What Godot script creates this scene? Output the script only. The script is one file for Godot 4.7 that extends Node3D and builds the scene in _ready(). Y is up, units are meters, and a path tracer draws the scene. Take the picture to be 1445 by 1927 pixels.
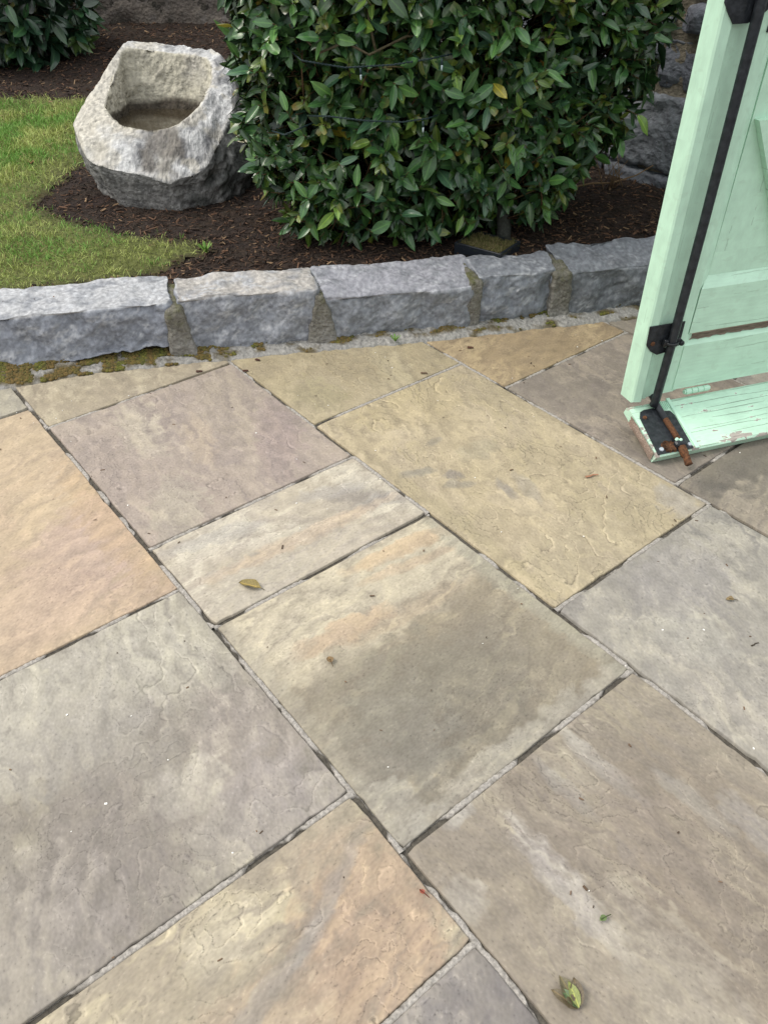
extends Node3D
# A stone-flagged terrace, a low limestone kerb, a laurel hedge, a hollowed boulder and an old green door.
# Units are metres; y is up; the paving is y = 0 and the camera stands above the origin.

const GRID_A := Vector3(0.6273, 0.0, 0.7788)      # paving direction 1
const GRID_B := Vector3(-0.7788, 0.0, 0.6273)     # paving direction 2
const WALL_AT := Vector3(-0.125, 0.0, -2.34)      # kerb front line
const WALL_W := Vector3(0.9768, 0.0, -0.2142)     # along the kerb
const WALL_M := Vector3(0.2142, 0.0, 0.9768)      # out of the kerb towards the paving
const DOOR_AT := Vector3(0.7222, 0.0, -1.6778)
const DOOR_U := Vector3(0.94943, 0.0, -0.31399)
const DOOR_N := Vector3(0.31399, 0.0, 0.94943)

var mats := {}
var cam: Camera3D


# ------------------------------------------------------------------ helpers
class Mb:
	var v := PackedVector3Array()
	var c := PackedColorArray()
	var uv := PackedVector2Array()
	var ix := PackedInt32Array()
	func p(a: Vector3, col := Color.WHITE, t := Vector2.ZERO) -> int:
		v.append(a)
		c.append(col)
		uv.append(t)
		return v.size() - 1
	func tri(a: int, b: int, d: int) -> void:
		ix.append(a)
		ix.append(b)
		ix.append(d)
	func quad(a: int, b: int, d: int, e: int) -> void:
		tri(a, b, d)
		tri(a, d, e)
	func grid(at: int, nu: int, nv: int, wrap := false) -> void:   # nu columns in each of nv rows
		for j in nv - 1:
			for i in (nu if wrap else nu - 1):
				var k := (i + 1) % nu
				quad(at + j * nu + i, at + j * nu + k, at + (j + 1) * nu + k, at + (j + 1) * nu + i)
	func box(t: Transform3D, h: Vector3, col := Color.WHITE, bev := 0.0) -> void:
		# a box with chamfered edges
		var b := minf(bev, minf(h.x, minf(h.y, h.z)) * 0.9)
		if b <= 0.0:
			b = minf(h.x, minf(h.y, h.z)) * 0.04
		var id := {}
		for ax in 3:
			for s in [-1.0, 1.0]:
				for s1 in [-1.0, 1.0]:
					for s2 in [-1.0, 1.0]:
						var q := Vector3.ZERO
						var a1 := (ax + 1) % 3
						var a2 := (ax + 2) % 3
						q[ax] = s * h[ax]
						q[a1] = s1 * (h[a1] - b)
						q[a2] = s2 * (h[a2] - b)
						var sg := Vector3.ZERO
						sg[ax] = s
						sg[a1] = s1
						sg[a2] = s2
						id[[ax, sg]] = p(t * q, col, Vector2(q[a1], q[a2]))
		for ax in 3:
			var a1 := (ax + 1) % 3
			var a2 := (ax + 2) % 3
			for s in [-1.0, 1.0]:
				var k := []
				for e in [[-1.0, -1.0], [1.0, -1.0], [1.0, 1.0], [-1.0, 1.0]]:
					var sg := Vector3.ZERO
					sg[ax] = s
					sg[a1] = e[0]
					sg[a2] = e[1]
					k.append(id[[ax, sg]])
				if s < 0:
					quad(k[0], k[1], k[2], k[3])
				else:
					quad(k[3], k[2], k[1], k[0])
			for s1 in [-1.0, 1.0]:
				for s2 in [-1.0, 1.0]:
					var lo := Vector3.ZERO
					lo[ax] = -1.0
					lo[a1] = s1
					lo[a2] = s2
					var hi := lo
					hi[ax] = 1.0
					if s1 * s2 > 0:
						quad(id[[a1, lo]], id[[a1, hi]], id[[a2, hi]], id[[a2, lo]])
					else:
						quad(id[[a2, lo]], id[[a2, hi]], id[[a1, hi]], id[[a1, lo]])
		for sx in [-1.0, 1.0]:
			for sy in [-1.0, 1.0]:
				for sz in [-1.0, 1.0]:
					var sg := Vector3(sx, sy, sz)
					if sx * sy * sz > 0:
						tri(id[[0, sg]], id[[2, sg]], id[[1, sg]])
					else:
						tri(id[[0, sg]], id[[1, sg]], id[[2, sg]])
	func tube(path: PackedVector3Array, r0: float, r1: float, sides := 6, col := Color.WHITE) -> void:
		var n := path.size()
		var at := v.size()
		var side := Vector3.ZERO
		for i in n:
			var d := (path[mini(i + 1, n - 1)] - path[maxi(i - 1, 0)]).normalized()
			if side == Vector3.ZERO:
				side = d.cross(Vector3.UP if absf(d.y) < 0.9 else Vector3.RIGHT).normalized()
			side = (side - d * side.dot(d)).normalized()
			var up := d.cross(side)
			var r := lerpf(r0, r1, float(i) / (n - 1))
			for k in sides:
				var a := TAU * k / sides
				p(path[i] + (side * cos(a) + up * sin(a)) * r, col, Vector2(float(k) / sides, float(i)))
		grid(at, sides, n, true)
		var e0 := p(path[0], col)
		var e1 := p(path[n - 1], col)
		for k in sides:
			tri(e0, at + (k + 1) % sides, at + k)
			tri(e1, at + (n - 1) * sides + k, at + (n - 1) * sides + (k + 1) % sides)
	func mesh(mat: Material, smooth := true, closed := true) -> ArrayMesh:
		var vol := 0.0
		for i in range(0, ix.size(), 3):
			var a := v[ix[i]]
			var b := v[ix[i + 1]]
			var d := v[ix[i + 2]]
			if closed:
				vol += (a - v[0]).dot((b - v[0]).cross(d - v[0]))
			else:
				vol += (b - a).cross(d - a).y
		if vol > 0:
			ix.reverse()
		var arr := []
		arr.resize(Mesh.ARRAY_MAX)
		if smooth:
			arr[Mesh.ARRAY_VERTEX] = v
			arr[Mesh.ARRAY_COLOR] = c
			arr[Mesh.ARRAY_TEX_UV] = uv
			arr[Mesh.ARRAY_INDEX] = ix
			var st := SurfaceTool.new()
			st.create_from_arrays(arr)
			st.generate_normals()
			st.set_material(mat)
			return st.commit()
		var v2 := PackedVector3Array()
		var c2 := PackedColorArray()
		var u2 := PackedVector2Array()
		var n2 := PackedVector3Array()
		for i in range(0, ix.size(), 3):
			var n := (v[ix[i + 2]] - v[ix[i]]).cross(v[ix[i + 1]] - v[ix[i]]).normalized()
			for k in 3:
				v2.append(v[ix[i + k]])
				c2.append(c[ix[i + k]])
				u2.append(uv[ix[i + k]])
				n2.append(n)
		arr[Mesh.ARRAY_VERTEX] = v2
		arr[Mesh.ARRAY_COLOR] = c2
		arr[Mesh.ARRAY_TEX_UV] = u2
		arr[Mesh.ARRAY_NORMAL] = n2
		var m := ArrayMesh.new()
		m.add_surface_from_arrays(Mesh.PRIMITIVE_TRIANGLES, arr)
		m.surface_set_material(0, mat)
		return m


func noise(seed_: int, freq: float, oct := 4, type := FastNoiseLite.TYPE_SIMPLEX_SMOOTH, warp := 0.0) -> FastNoiseLite:
	var n := FastNoiseLite.new()
	n.seed = seed_
	n.frequency = freq
	n.noise_type = type
	n.fractal_type = FastNoiseLite.FRACTAL_FBM if oct > 1 else FastNoiseLite.FRACTAL_NONE
	n.fractal_octaves = oct
	if warp > 0.0:
		n.domain_warp_enabled = true
		n.domain_warp_amplitude = warp
		n.domain_warp_frequency = freq * 1.7
	return n


func noise_tex(seed_: int, freq: float, oct: int, lo: Color, hi: Color, size := 512, warp := 0.0, type := FastNoiseLite.TYPE_SIMPLEX_SMOOTH) -> NoiseTexture2D:
	var t := NoiseTexture2D.new()
	t.width = size
	t.height = size
	t.seamless = true
	t.noise = noise(seed_, freq, oct, type, warp)
	var g := Gradient.new()
	g.set_color(0, lo)
	g.set_color(1, hi)
	t.color_ramp = g
	return t


func lin(r: float, g: float, b: float) -> Color:
	return Color(r, g, b)


func srgb(r: float, g: float, b: float) -> Color:      # photo-like 0-255 values to linear
	return Color(r / 255.0, g / 255.0, b / 255.0).srgb_to_linear()


func part(called: String, m: Mesh, parent: Node, at := Transform3D()) -> MeshInstance3D:
	var o := MeshInstance3D.new()
	o.name = called
	o.mesh = m
	o.transform = at
	parent.add_child(o, true)
	return o


func named(called: String) -> String:
	if not has_node(called):
		return called
	var k := 1
	while has_node("%s_%03d" % [called, k]):
		k += 1
	return "%s_%03d" % [called, k]


func tag(o: Node3D, label: String, category: String, group := "", kind := "") -> void:
	if label:
		o.set_meta("label", label)
	if category:
		o.set_meta("category", category)
	if group:
		o.set_meta("group", group)
	if kind:
		o.set_meta("kind", kind)


func thing(called: String, label: String, category: String, at := Vector3.ZERO, group := "") -> Node3D:
	var o := Node3D.new()
	o.name = named(called)
	o.position = at
	add_child(o)
	tag(o, label, category, group)
	return o


func single(called: String, m: Mesh, label: String, category: String, at := Transform3D(), group := "", kind := "") -> MeshInstance3D:
	var o := part(named(called), m, self, at)
	tag(o, label, category, group, kind)
	return o


func many(called: String, m: Mesh, where: Array, cols: PackedColorArray, parent: Node, kind := "stuff") -> MultiMeshInstance3D:
	var mm := MultiMesh.new()
	mm.transform_format = MultiMesh.TRANSFORM_3D
	mm.use_colors = true
	mm.mesh = m
	mm.instance_count = where.size()
	for i in where.size():
		mm.set_instance_transform(i, where[i])
		mm.set_instance_color(i, cols[i])
	var o := MultiMeshInstance3D.new()
	o.name = called
	o.multimesh = mm
	o.set_meta("kind", kind)
	parent.add_child(o, true)
	return o


func plain_mat(called: String, col: Color, rough: float, vertex := false) -> StandardMaterial3D:
	var m := StandardMaterial3D.new()
	m.resource_name = called
	m.albedo_color = col.linear_to_srgb()
	m.roughness = rough
	m.vertex_color_use_as_albedo = vertex
	m.metallic_specular = 0.4
	mats[called] = m
	return m


func rock_mat(called: String, seed_: int, scale: float, relief: float, rough: float) -> StandardMaterial3D:
	# vertex colour times a fine triplanar mottle, with fine relief
	var m := plain_mat(called, Color.WHITE, rough, true)
	m.albedo_texture = noise_tex(seed_, 0.02, 5, Color(0.66, 0.66, 0.67), Color(1, 1, 1), 512, 14.0)
	m.heightmap_enabled = true
	m.heightmap_texture = noise_tex(seed_ + 5, 0.016, 6, Color.BLACK, Color.WHITE, 512, 18.0)
	m.heightmap_scale = relief
	m.uv1_triplanar = true
	m.uv1_world_triplanar = true
	m.uv1_scale = Vector3.ONE * scale
	m.uv1_offset = Vector3(0.31, 0.17, 0.43)
	return m


func wpos(w: float, y: float, m: float) -> Vector3:
	return WALL_AT + WALL_W * w + WALL_M * m + Vector3(0, y, 0)


func ssf(a: float, b: float, x: float) -> float:
	var t := clampf((x - a) / (b - a), 0.0, 1.0)
	return t * t * (3.0 - 2.0 * t)


# ------------------------------------------------------------------ paving slabs
# x0, x1, y0, y1 in paving coordinates; c0..c2 colours as photographed; spots: [x, y, rx, ry, angle, colour, strength]
func slab_specs() -> Array:
	var s := []
	s.append({"r": [-2.95, -2.175, -0.41, 0.2], "c": [185, 179, 164, 195, 188, 170, 173, 168, 157], "seed": 1, "dir": 0.4, "an": 2.0, "ter": 0.6, "spots": []})
	s.append({"r": [-2.175, -1.226, -0.41, 0.2], "c": [208, 189, 162, 203, 183, 159, 198, 177, 156], "seed": 2, "px": 500.0, "dir": 1.15, "an": 2.0, "ter": 0.5, "spots": [
		[-1.46, -0.27, 0.22, 0.10, 0.9, [199, 175, 168], 0.51], [-1.56, -0.40, 0.22, 0.06, 0.0, [217, 189, 148], 0.37], [-1.9, -0.2, 0.3, 0.12, 0.3, [219, 199, 168], 0.30], [-1.3, -0.1, 0.2, 0.12, 0.2, [210, 189, 161], 0.37]]})
	s.append({"r": [-1.226, -0.594, -0.41, 0.2], "c": [179, 172, 158, 168, 160, 147, 188, 181, 166], "seed": 3, "px": 620.0, "dir": 0.25, "an": 2.4, "ter": 0.9, "spots": [
		[-0.76, 0.04, 0.22, 0.14, 0.4, [146, 139, 128], 0.5], [-0.735, -0.04, 0.13, 0.10, 0.4, [148, 140, 136], 0.64], [-0.80, -0.33, 0.12, 0.08, 0.2, [172, 162, 158], 0.51], [-1.12, -0.06, 0.14, 0.2, 0.0, [204, 199, 187], 0.59], [-1.1, -0.33, 0.12, 0.08, 0.0, [200, 195, 181], 0.51], [-0.785, -0.19, 0.04, 0.05, 0.0, [207, 200, 187], 0.59], [-0.7, 0.12, 0.1, 0.1, 0.0, [188, 180, 172], 0.42], [-0.97, -0.12, 0.08, 0.12, 0.3, [166, 160, 154], 0.42], [-0.66, -0.30, 0.07, 0.1, 0, [176, 168, 165], 0.51]]})
	s.append({"r": [-0.594, -0.285, -0.41, 0.2], "c": [188, 177, 156, 178, 167, 150, 200, 189, 165], "seed": 4, "px": 630.0, "dir": 1.35, "an": 2.4, "ter": 1.3, "spots": [
		[-0.40, -0.31, 0.12, 0.09, 0.6, [195, 166, 143], 0.52], [-0.36, -0.16, 0.07, 0.16, 0.0, [194, 170, 148], 0.42], [-0.47, -0.27, 0.012, 0.10, -0.5, [166, 161, 156], 0.51], [-0.41, -0.10, 0.012, 0.13, -0.3, [162, 159, 156], 0.48], [-0.52, -0.12, 0.03, 0.05, 0, [215, 205, 184], 0.59], [-0.55, -0.3, 0.03, 0.06, 0, [195, 180, 159], 0.42]]})
	s.append({"r": [-0.285, 0.32, -0.41, 0.2], "c": [160, 154, 149, 150, 144, 140, 171, 164, 158], "seed": 5, "px": 500.0, "dir": 0.6, "an": 2.4, "ter": 1.2, "spots": []})
	s.append({"r": [-2.75, -2.04, -1.012, -0.41], "c": [188, 176, 153, 180, 168, 149, 197, 186, 164], "seed": 6, "dir": 0.2, "an": 2.0, "ter": 0.7, "spots": []})
	s.append({"r": [-2.04, -1.389, -1.012, -0.41], "c": [184, 171, 160, 191, 178, 165, 177, 164, 155], "seed": 7, "px": 540.0, "dir": 0.15, "an": 2.2, "ter": 1.0, "spots": [
		[-1.87, -0.62, 0.12, 0.045, 0.2, [206, 196, 178], 0.68], [-1.48, -0.53, 0.10, 0.05, 0.4, [193, 185, 168], 0.59], [-1.8, -0.88, 0.16, 0.07, 0.3, [186, 174, 158], 0.51], [-1.72, -0.72, 0.1, 0.03, 0.3, [197, 180, 159], 0.42], [-1.6, -0.9, 0.15, 0.05, 0.5, [174, 157, 154], 0.51]]})
	s.append({"r": [-1.389, -1.081, -1.012, -0.41], "c": [208, 198, 181, 199, 189, 172, 214, 206, 190], "seed": 8, "px": 540.0, "dir": 1.5, "an": 2.6, "ter": 0.8, "spots": [
		[-1.247, -0.915, 0.022, 0.055, 0.5, [148, 142, 138], 0.54], [-1.19, -0.95, 0.02, 0.06, 0.3, [171, 166, 163], 0.51], [-1.30, -0.87, 0.02, 0.07, 0.3, [185, 180, 175], 0.51], [-1.20, -0.72, 0.018, 0.2, 0.05, [213, 190, 165], 0.46], [-1.33, -0.55, 0.02, 0.1, 0.2, [173, 170, 170], 0.42], [-1.13, -0.55, 0.04, 0.1, 0, [198, 191, 177], 0.42]]})
	s.append({"r": [-1.081, -0.459, -1.012, -0.41], "c": [172, 161, 140, 160, 150, 133, 182, 171, 149], "seed": 9, "px": 630.0, "dir": 1.45, "an": 2.2, "ter": 0.5, "spots": [
		[-0.99, -0.7, 0.12, 0.36, 0.0, [216, 206, 184], 0.85], [-1.02, -0.90, 0.018, 0.13, 0.1, [210, 182, 149], 0.55], [-0.97, -0.86, 0.012, 0.1, 0.15, [207, 178, 147], 0.37], [-0.90, -0.62, 0.022, 0.09, 0.05, [194, 166, 140], 0.55], [-0.86, -0.76, 0.02, 0.13, 0.05, [188, 168, 143], 0.42], [-0.64, -0.66, 0.12, 0.14, 0.1, [136, 131, 120], 0.72], [-0.62, -0.52, 0.09, 0.09, 0, [154, 150, 140], 0.51], [-0.73, -0.56, 0.09, 0.1, 0, [157, 151, 136], 0.51], [-0.62, -0.86, 0.12, 0.09, 0, [154, 147, 133], 0.51], [-0.47, -0.7, 0.028, 0.36, 0, [184, 179, 168], 0.64], [-0.74, -1.0, 0.3, 0.025, 0, [184, 181, 165], 0.59], [-0.52, -0.44, 0.06, 0.05, 0, [182, 178, 168], 0.51], [-0.78, -0.425, 0.3, 0.02, 0, [181, 175, 160], 0.42]]})
	s.append({"r": [-0.459, 0.28, -1.012, -0.41], "c": [173, 163, 148, 163, 153, 139, 181, 172, 156], "seed": 10, "px": 620.0, "dir": -0.12, "an": 3.0, "ter": 1.1, "spots": [
		[-0.233, -0.704, 0.022, 0.012, 0.5, [180, 176, 172], 0.61], [-0.372, -0.706, 0.055, 0.012, 0.0, [192, 188, 182], 0.54], [-0.36, -0.79, 0.075, 0.012, 0.0, [194, 190, 184], 0.51], [-0.12, -0.9, 0.06, 0.02, 0.1, [195, 192, 189], 0.59], [-0.22, -0.86, 0.06, 0.015, 0, [195, 194, 189], 0.51], [-0.45, -0.527, 0.014, 0.025, 0, [213, 211, 207], 0.4], [-0.34, -0.44, 0.03, 0.022, 0, [212, 208, 200], 0.3], [-0.26, -0.58, 0.10, 0.02, 0.1, [195, 190, 187], 0.51], [-0.2, -0.75, 0.1, 0.05, 0.2, [165, 154, 145], 0.51], [-0.02, -0.8, 0.26, 0.12, 0.1, [146, 134, 121], 0.5], [-0.30, -0.66, 0.2, 0.05, 0.0, [150, 138, 126], 0.5], [-0.05, -0.6, 0.12, 0.05, 0.1, [189, 181, 166], 0.51], [-0.42, -0.93, 0.05, 0.06, 0, [176, 167, 148], 0.42]]})
	s.append({"r": [-2.6, -1.58, -1.593, -1.012], "c": [190, 177, 147, 196, 183, 155, 180, 167, 140], "seed": 11, "px": 480.0, "dir": 0.2, "an": 2.0, "ter": 1.0, "spots": [
		[-1.71, -1.12, 0.08, 0.06, 0.2, [168, 160, 129], 0.51], [-1.7, -1.4, 0.12, 0.04, 0.3, [201, 190, 162], 0.51]]})
	s.append({"r": [-1.58, -0.665, -1.593, -1.012], "c": [199, 185, 155, 205, 191, 164, 191, 178, 150], "seed": 12, "px": 540.0, "dir": 0.35, "an": 1.8, "ter": 1.6, "spots": [
		[-1.223, -1.10, 0.014, 0.04, 0.4, [152, 148, 138], 0.68], [-1.157, -1.165, 0.02, 0.02, 0, [139, 134, 131], 0.68], [-1.12, -1.15, 0.012, 0.03, 0.6, [150, 146, 138], 0.59], [-1.03, -1.235, 0.035, 0.012, 0.2, [149, 144, 139], 0.64], [-1.0, -1.28, 0.05, 0.015, 0.3, [168, 162, 151], 0.51], [-1.307, -1.228, 0.012, 0.02, 0, [158, 153, 141], 0.59], [-0.72, -1.55, 0.05, 0.05, 0, [182, 176, 168], 0.68], [-0.75, -1.2, 0.08, 0.12, 0, [195, 183, 160], 0.42], [-1.5, -1.3, 0.08, 0.14, 0, [206, 190, 153], 0.37], [-1.05, -1.045, 0.25, 0.02, 0, [177, 166, 137], 0.51], [-1.2, -1.3, 0.03, 0.05, 0, [171, 165, 146], 0.42]]})
	s.append({"r": [-0.665, 0.28, -1.593, -1.012], "c": [179, 174, 164, 170, 165, 157, 187, 181, 170], "seed": 13, "px": 500.0, "dir": 0.5, "an": 2.0, "ter": 0.6, "spots": [
		[-0.434, -1.174, 0.06, 0.05, 0, [198, 194, 184], 0.42], [-0.3, -1.08, 0.12, 0.03, 0.2, [192, 185, 173], 0.51], [-0.55, -1.3, 0.08, 0.1, 0, [169, 164, 164], 0.42]]})
	s.append({"r": [-2.3, -1.386, -2.19, -1.593], "c": [182, 163, 132, 174, 155, 126, 190, 171, 139], "seed": 14, "dir": 1.3, "an": 2.2, "ter": 0.8, "spots": []})
	s.append({"r": [-1.386, -0.768, -2.19, -1.593], "c": [166, 156, 144, 158, 149, 138, 174, 163, 150], "seed": 15, "dir": 0.3, "an": 2.0, "ter": 0.7, "spots": []})
	s.append({"r": [-0.768, 0.15, -2.19, -1.593], "c": [160, 151, 138, 152, 144, 132, 168, 158, 144], "seed": 16, "dir": 1.3, "an": 3.0, "ter": 0.8, "spots": [
		[-0.70, -1.80, 0.04, 0.2, 0.1, [122, 116, 108], 0.59], [-0.70, -1.66, 0.03, 0.03, 0, [113, 108, 103], 0.59]]})
	s.append({"r": [-1.9, -0.98, -2.8, -2.19], "c": [168, 159, 146, 160, 152, 140, 176, 166, 152], "seed": 17, "dir": 0.3, "an": 2.0, "ter": 0.8, "spots": []})
	return s


var slab_list := []
var slab_img := []
var slab_hgt := []


func slab_pixels(k: int) -> void:
	var s: Dictionary = slab_list[k]
	var r: Array = s.r
	var w: float = r[1] - r[0]
	var h: float = r[3] - r[2]
	var px: float = s.get("px", 420.0)
	var W := int(w * px)
	var H := int(h * px)
	var sd: int = s.seed * 17
	var nA := noise(sd + 1, 3.0, 3)
	var nB := noise(sd + 2, 17.0, 3)
	var nC := noise(sd + 3, 150.0, 2)
	var nT := noise(sd + 4, 2.4, 2)
	var nS := noise(sd + 5, 7.0, 5)
	var cs: Array = s.c
	var c0 := srgb(cs[0], cs[1], cs[2])
	var c1 := srgb(cs[3], cs[4], cs[5])
	var c2 := srgb(cs[6], cs[7], cs[8])
	var ca := cos(s.dir)
	var sa := sin(s.dir)
	var an: float = s.an
	var ter: float = s.ter
	var sp: Array = s.spots
	var ns := sp.size()
	var sx := PackedFloat32Array()
	var sc := PackedColorArray()
	for q in sp:
		sx.append_array([q[0] - r[0], q[1] - r[2], 1.0 / q[2], 1.0 / q[3], cos(q[4]), sin(q[4]), q[6], minf(0.05, 0.8 * minf(q[2], q[3]))])
		sc.append(srgb(q[5][0], q[5][1], q[5][2]))
	var bytes := PackedByteArray()
	bytes.resize(W * H * 3)
	var hts := PackedFloat32Array()
	hts.resize(W * H)
	var i := 0
	for yy in H:
		var y := (yy + 0.5) / px
		for xx in W:
			var x := (xx + 0.5) / px
			var a := x * ca + y * sa
			var b := -x * sa + y * ca
			var m := nB.get_noise_2d(a, b * 1.5)
			var m2 := nB.get_noise_2d(x + 7.3, y + 3.1)
			var t := nA.get_noise_2d(a + m * 0.05, b * 1.6 + m2 * 0.05)
			var t2 := nA.get_noise_2d(b + 31.7, a + 11.0)
			var s1 := nS.get_noise_2d(a * 0.55 + t2 * 0.12, b * an * 1.5 + t * 0.25)     # bedding streaks
			var g := nC.get_noise_2d(a * 0.6, b)
			var f := clampf(t * 1.1 + s1 * 0.8 + 0.5, 0.0, 1.0)
			var cr := lerpf(c0.r, c1.r, f)
			var cg := lerpf(c0.g, c1.g, f)
			var cb := lerpf(c0.b, c1.b, f)
			f = clampf((t2 + s1 * 0.7 + m2 * 0.3) * 2.0 - 0.05, 0.0, 1.0)
			cr = lerpf(cr, c2.r, f)
			cg = lerpf(cg, c2.g, f)
			cb = lerpf(cb, c2.b, f)
			var j := 0
			for q in ns:
				var ds := sx[j + 7]
				var dx := x - sx[j] + (m2 + s1 * 0.4) * ds
				var dy := y - sx[j + 1] + (m + s1 * 0.4) * ds
				var ex := (dx * sx[j + 4] + dy * sx[j + 5]) * sx[j + 2]
				var ey := (-dx * sx[j + 5] + dy * sx[j + 4]) * sx[j + 3]
				var d := ex * ex + ey * ey
				if d < 2.4:
					var wgt := clampf((1.0 - d / 2.4) * (1.0 + s1 * 0.9 + m * 0.4), 0.0, 1.0)
					wgt = wgt * (2.0 - wgt) * sx[j + 6]
					var col := sc[q]
					cr = lerpf(cr, col.r, wgt)
					cg = lerpf(cg, col.g, wgt)
					cb = lerpf(cb, col.b, wgt)
				j += 8
			# thin sandstone layers: flat treads, short worn risers
			var ht := (nT.get_noise_2d(a + m2 * 0.02, b * 1.25 + m * 0.02) + m * 0.022) * 7.0
			var fl := floorf(ht)
			var fr := ht - fl
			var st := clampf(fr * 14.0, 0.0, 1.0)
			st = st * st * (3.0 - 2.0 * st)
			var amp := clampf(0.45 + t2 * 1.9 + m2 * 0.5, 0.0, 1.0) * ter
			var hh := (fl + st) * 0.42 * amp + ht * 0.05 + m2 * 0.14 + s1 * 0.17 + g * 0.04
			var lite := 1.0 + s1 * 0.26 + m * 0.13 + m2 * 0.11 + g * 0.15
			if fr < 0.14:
				lite *= 1.0 + 0.24 * minf(amp, 1.2) * (1.0 - absf(fr - 0.07) / 0.07)  # pale highlight put into the colour along each riser's upper edge
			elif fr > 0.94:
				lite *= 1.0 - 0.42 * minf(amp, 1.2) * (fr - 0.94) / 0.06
			var hair := absf(s1 + t * 0.8 - 0.12)
			if hair < 0.006 and t2 > 0.10:
				lite *= 0.74
				hh -= 0.12
			if g > 0.60 and m2 > 0.1:
				lite *= 1.14
			elif g < -0.62 and m > 0.05:
				lite *= 0.74
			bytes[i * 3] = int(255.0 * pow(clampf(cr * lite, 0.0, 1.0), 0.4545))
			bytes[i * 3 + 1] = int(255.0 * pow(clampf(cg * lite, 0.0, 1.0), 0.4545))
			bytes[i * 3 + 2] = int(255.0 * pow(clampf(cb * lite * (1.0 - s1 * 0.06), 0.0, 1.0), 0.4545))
			hts[i] = hh * 0.5 + 0.5
			i += 1
	slab_img[k] = Image.create_from_data(W, H, false, Image.FORMAT_RGB8, bytes)
	slab_hgt[k] = Image.create_from_data(W, H, false, Image.FORMAT_RF, hts.to_byte_array())


func wobble_ring(poly: PackedVector2Array, nz: FastNoiseLite, amp: float) -> PackedVector2Array:
	# the outline in 15 mm steps with worn, slightly chipped edges and rounded corners
	var out := PackedVector2Array()
	var n := poly.size()
	for i in n:
		var a := poly[i]
		var b := poly[(i + 1) % n]
		var len := a.distance_to(b)
		var k := maxi(2, int(len / 0.015))
		var d := (b - a) / len
		var nrm := Vector2(-d.y, d.x)
		for j in k:
			var s := (j + 0.0) / k * len
			var q := a + d * s
			var e := nz.get_noise_2d(q.x * 1.0 + i * 13.0, q.y) * amp + maxf(0.0, nz.get_noise_2d(q.x * 3.0 + 50.0, q.y * 3.0) - 0.30) * amp * 5.0
			var cor := minf(s, len - s)
			e += maxf(0.0, 0.008 - cor) * 0.35
			out.append(q + nrm * e)
	return out


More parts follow.
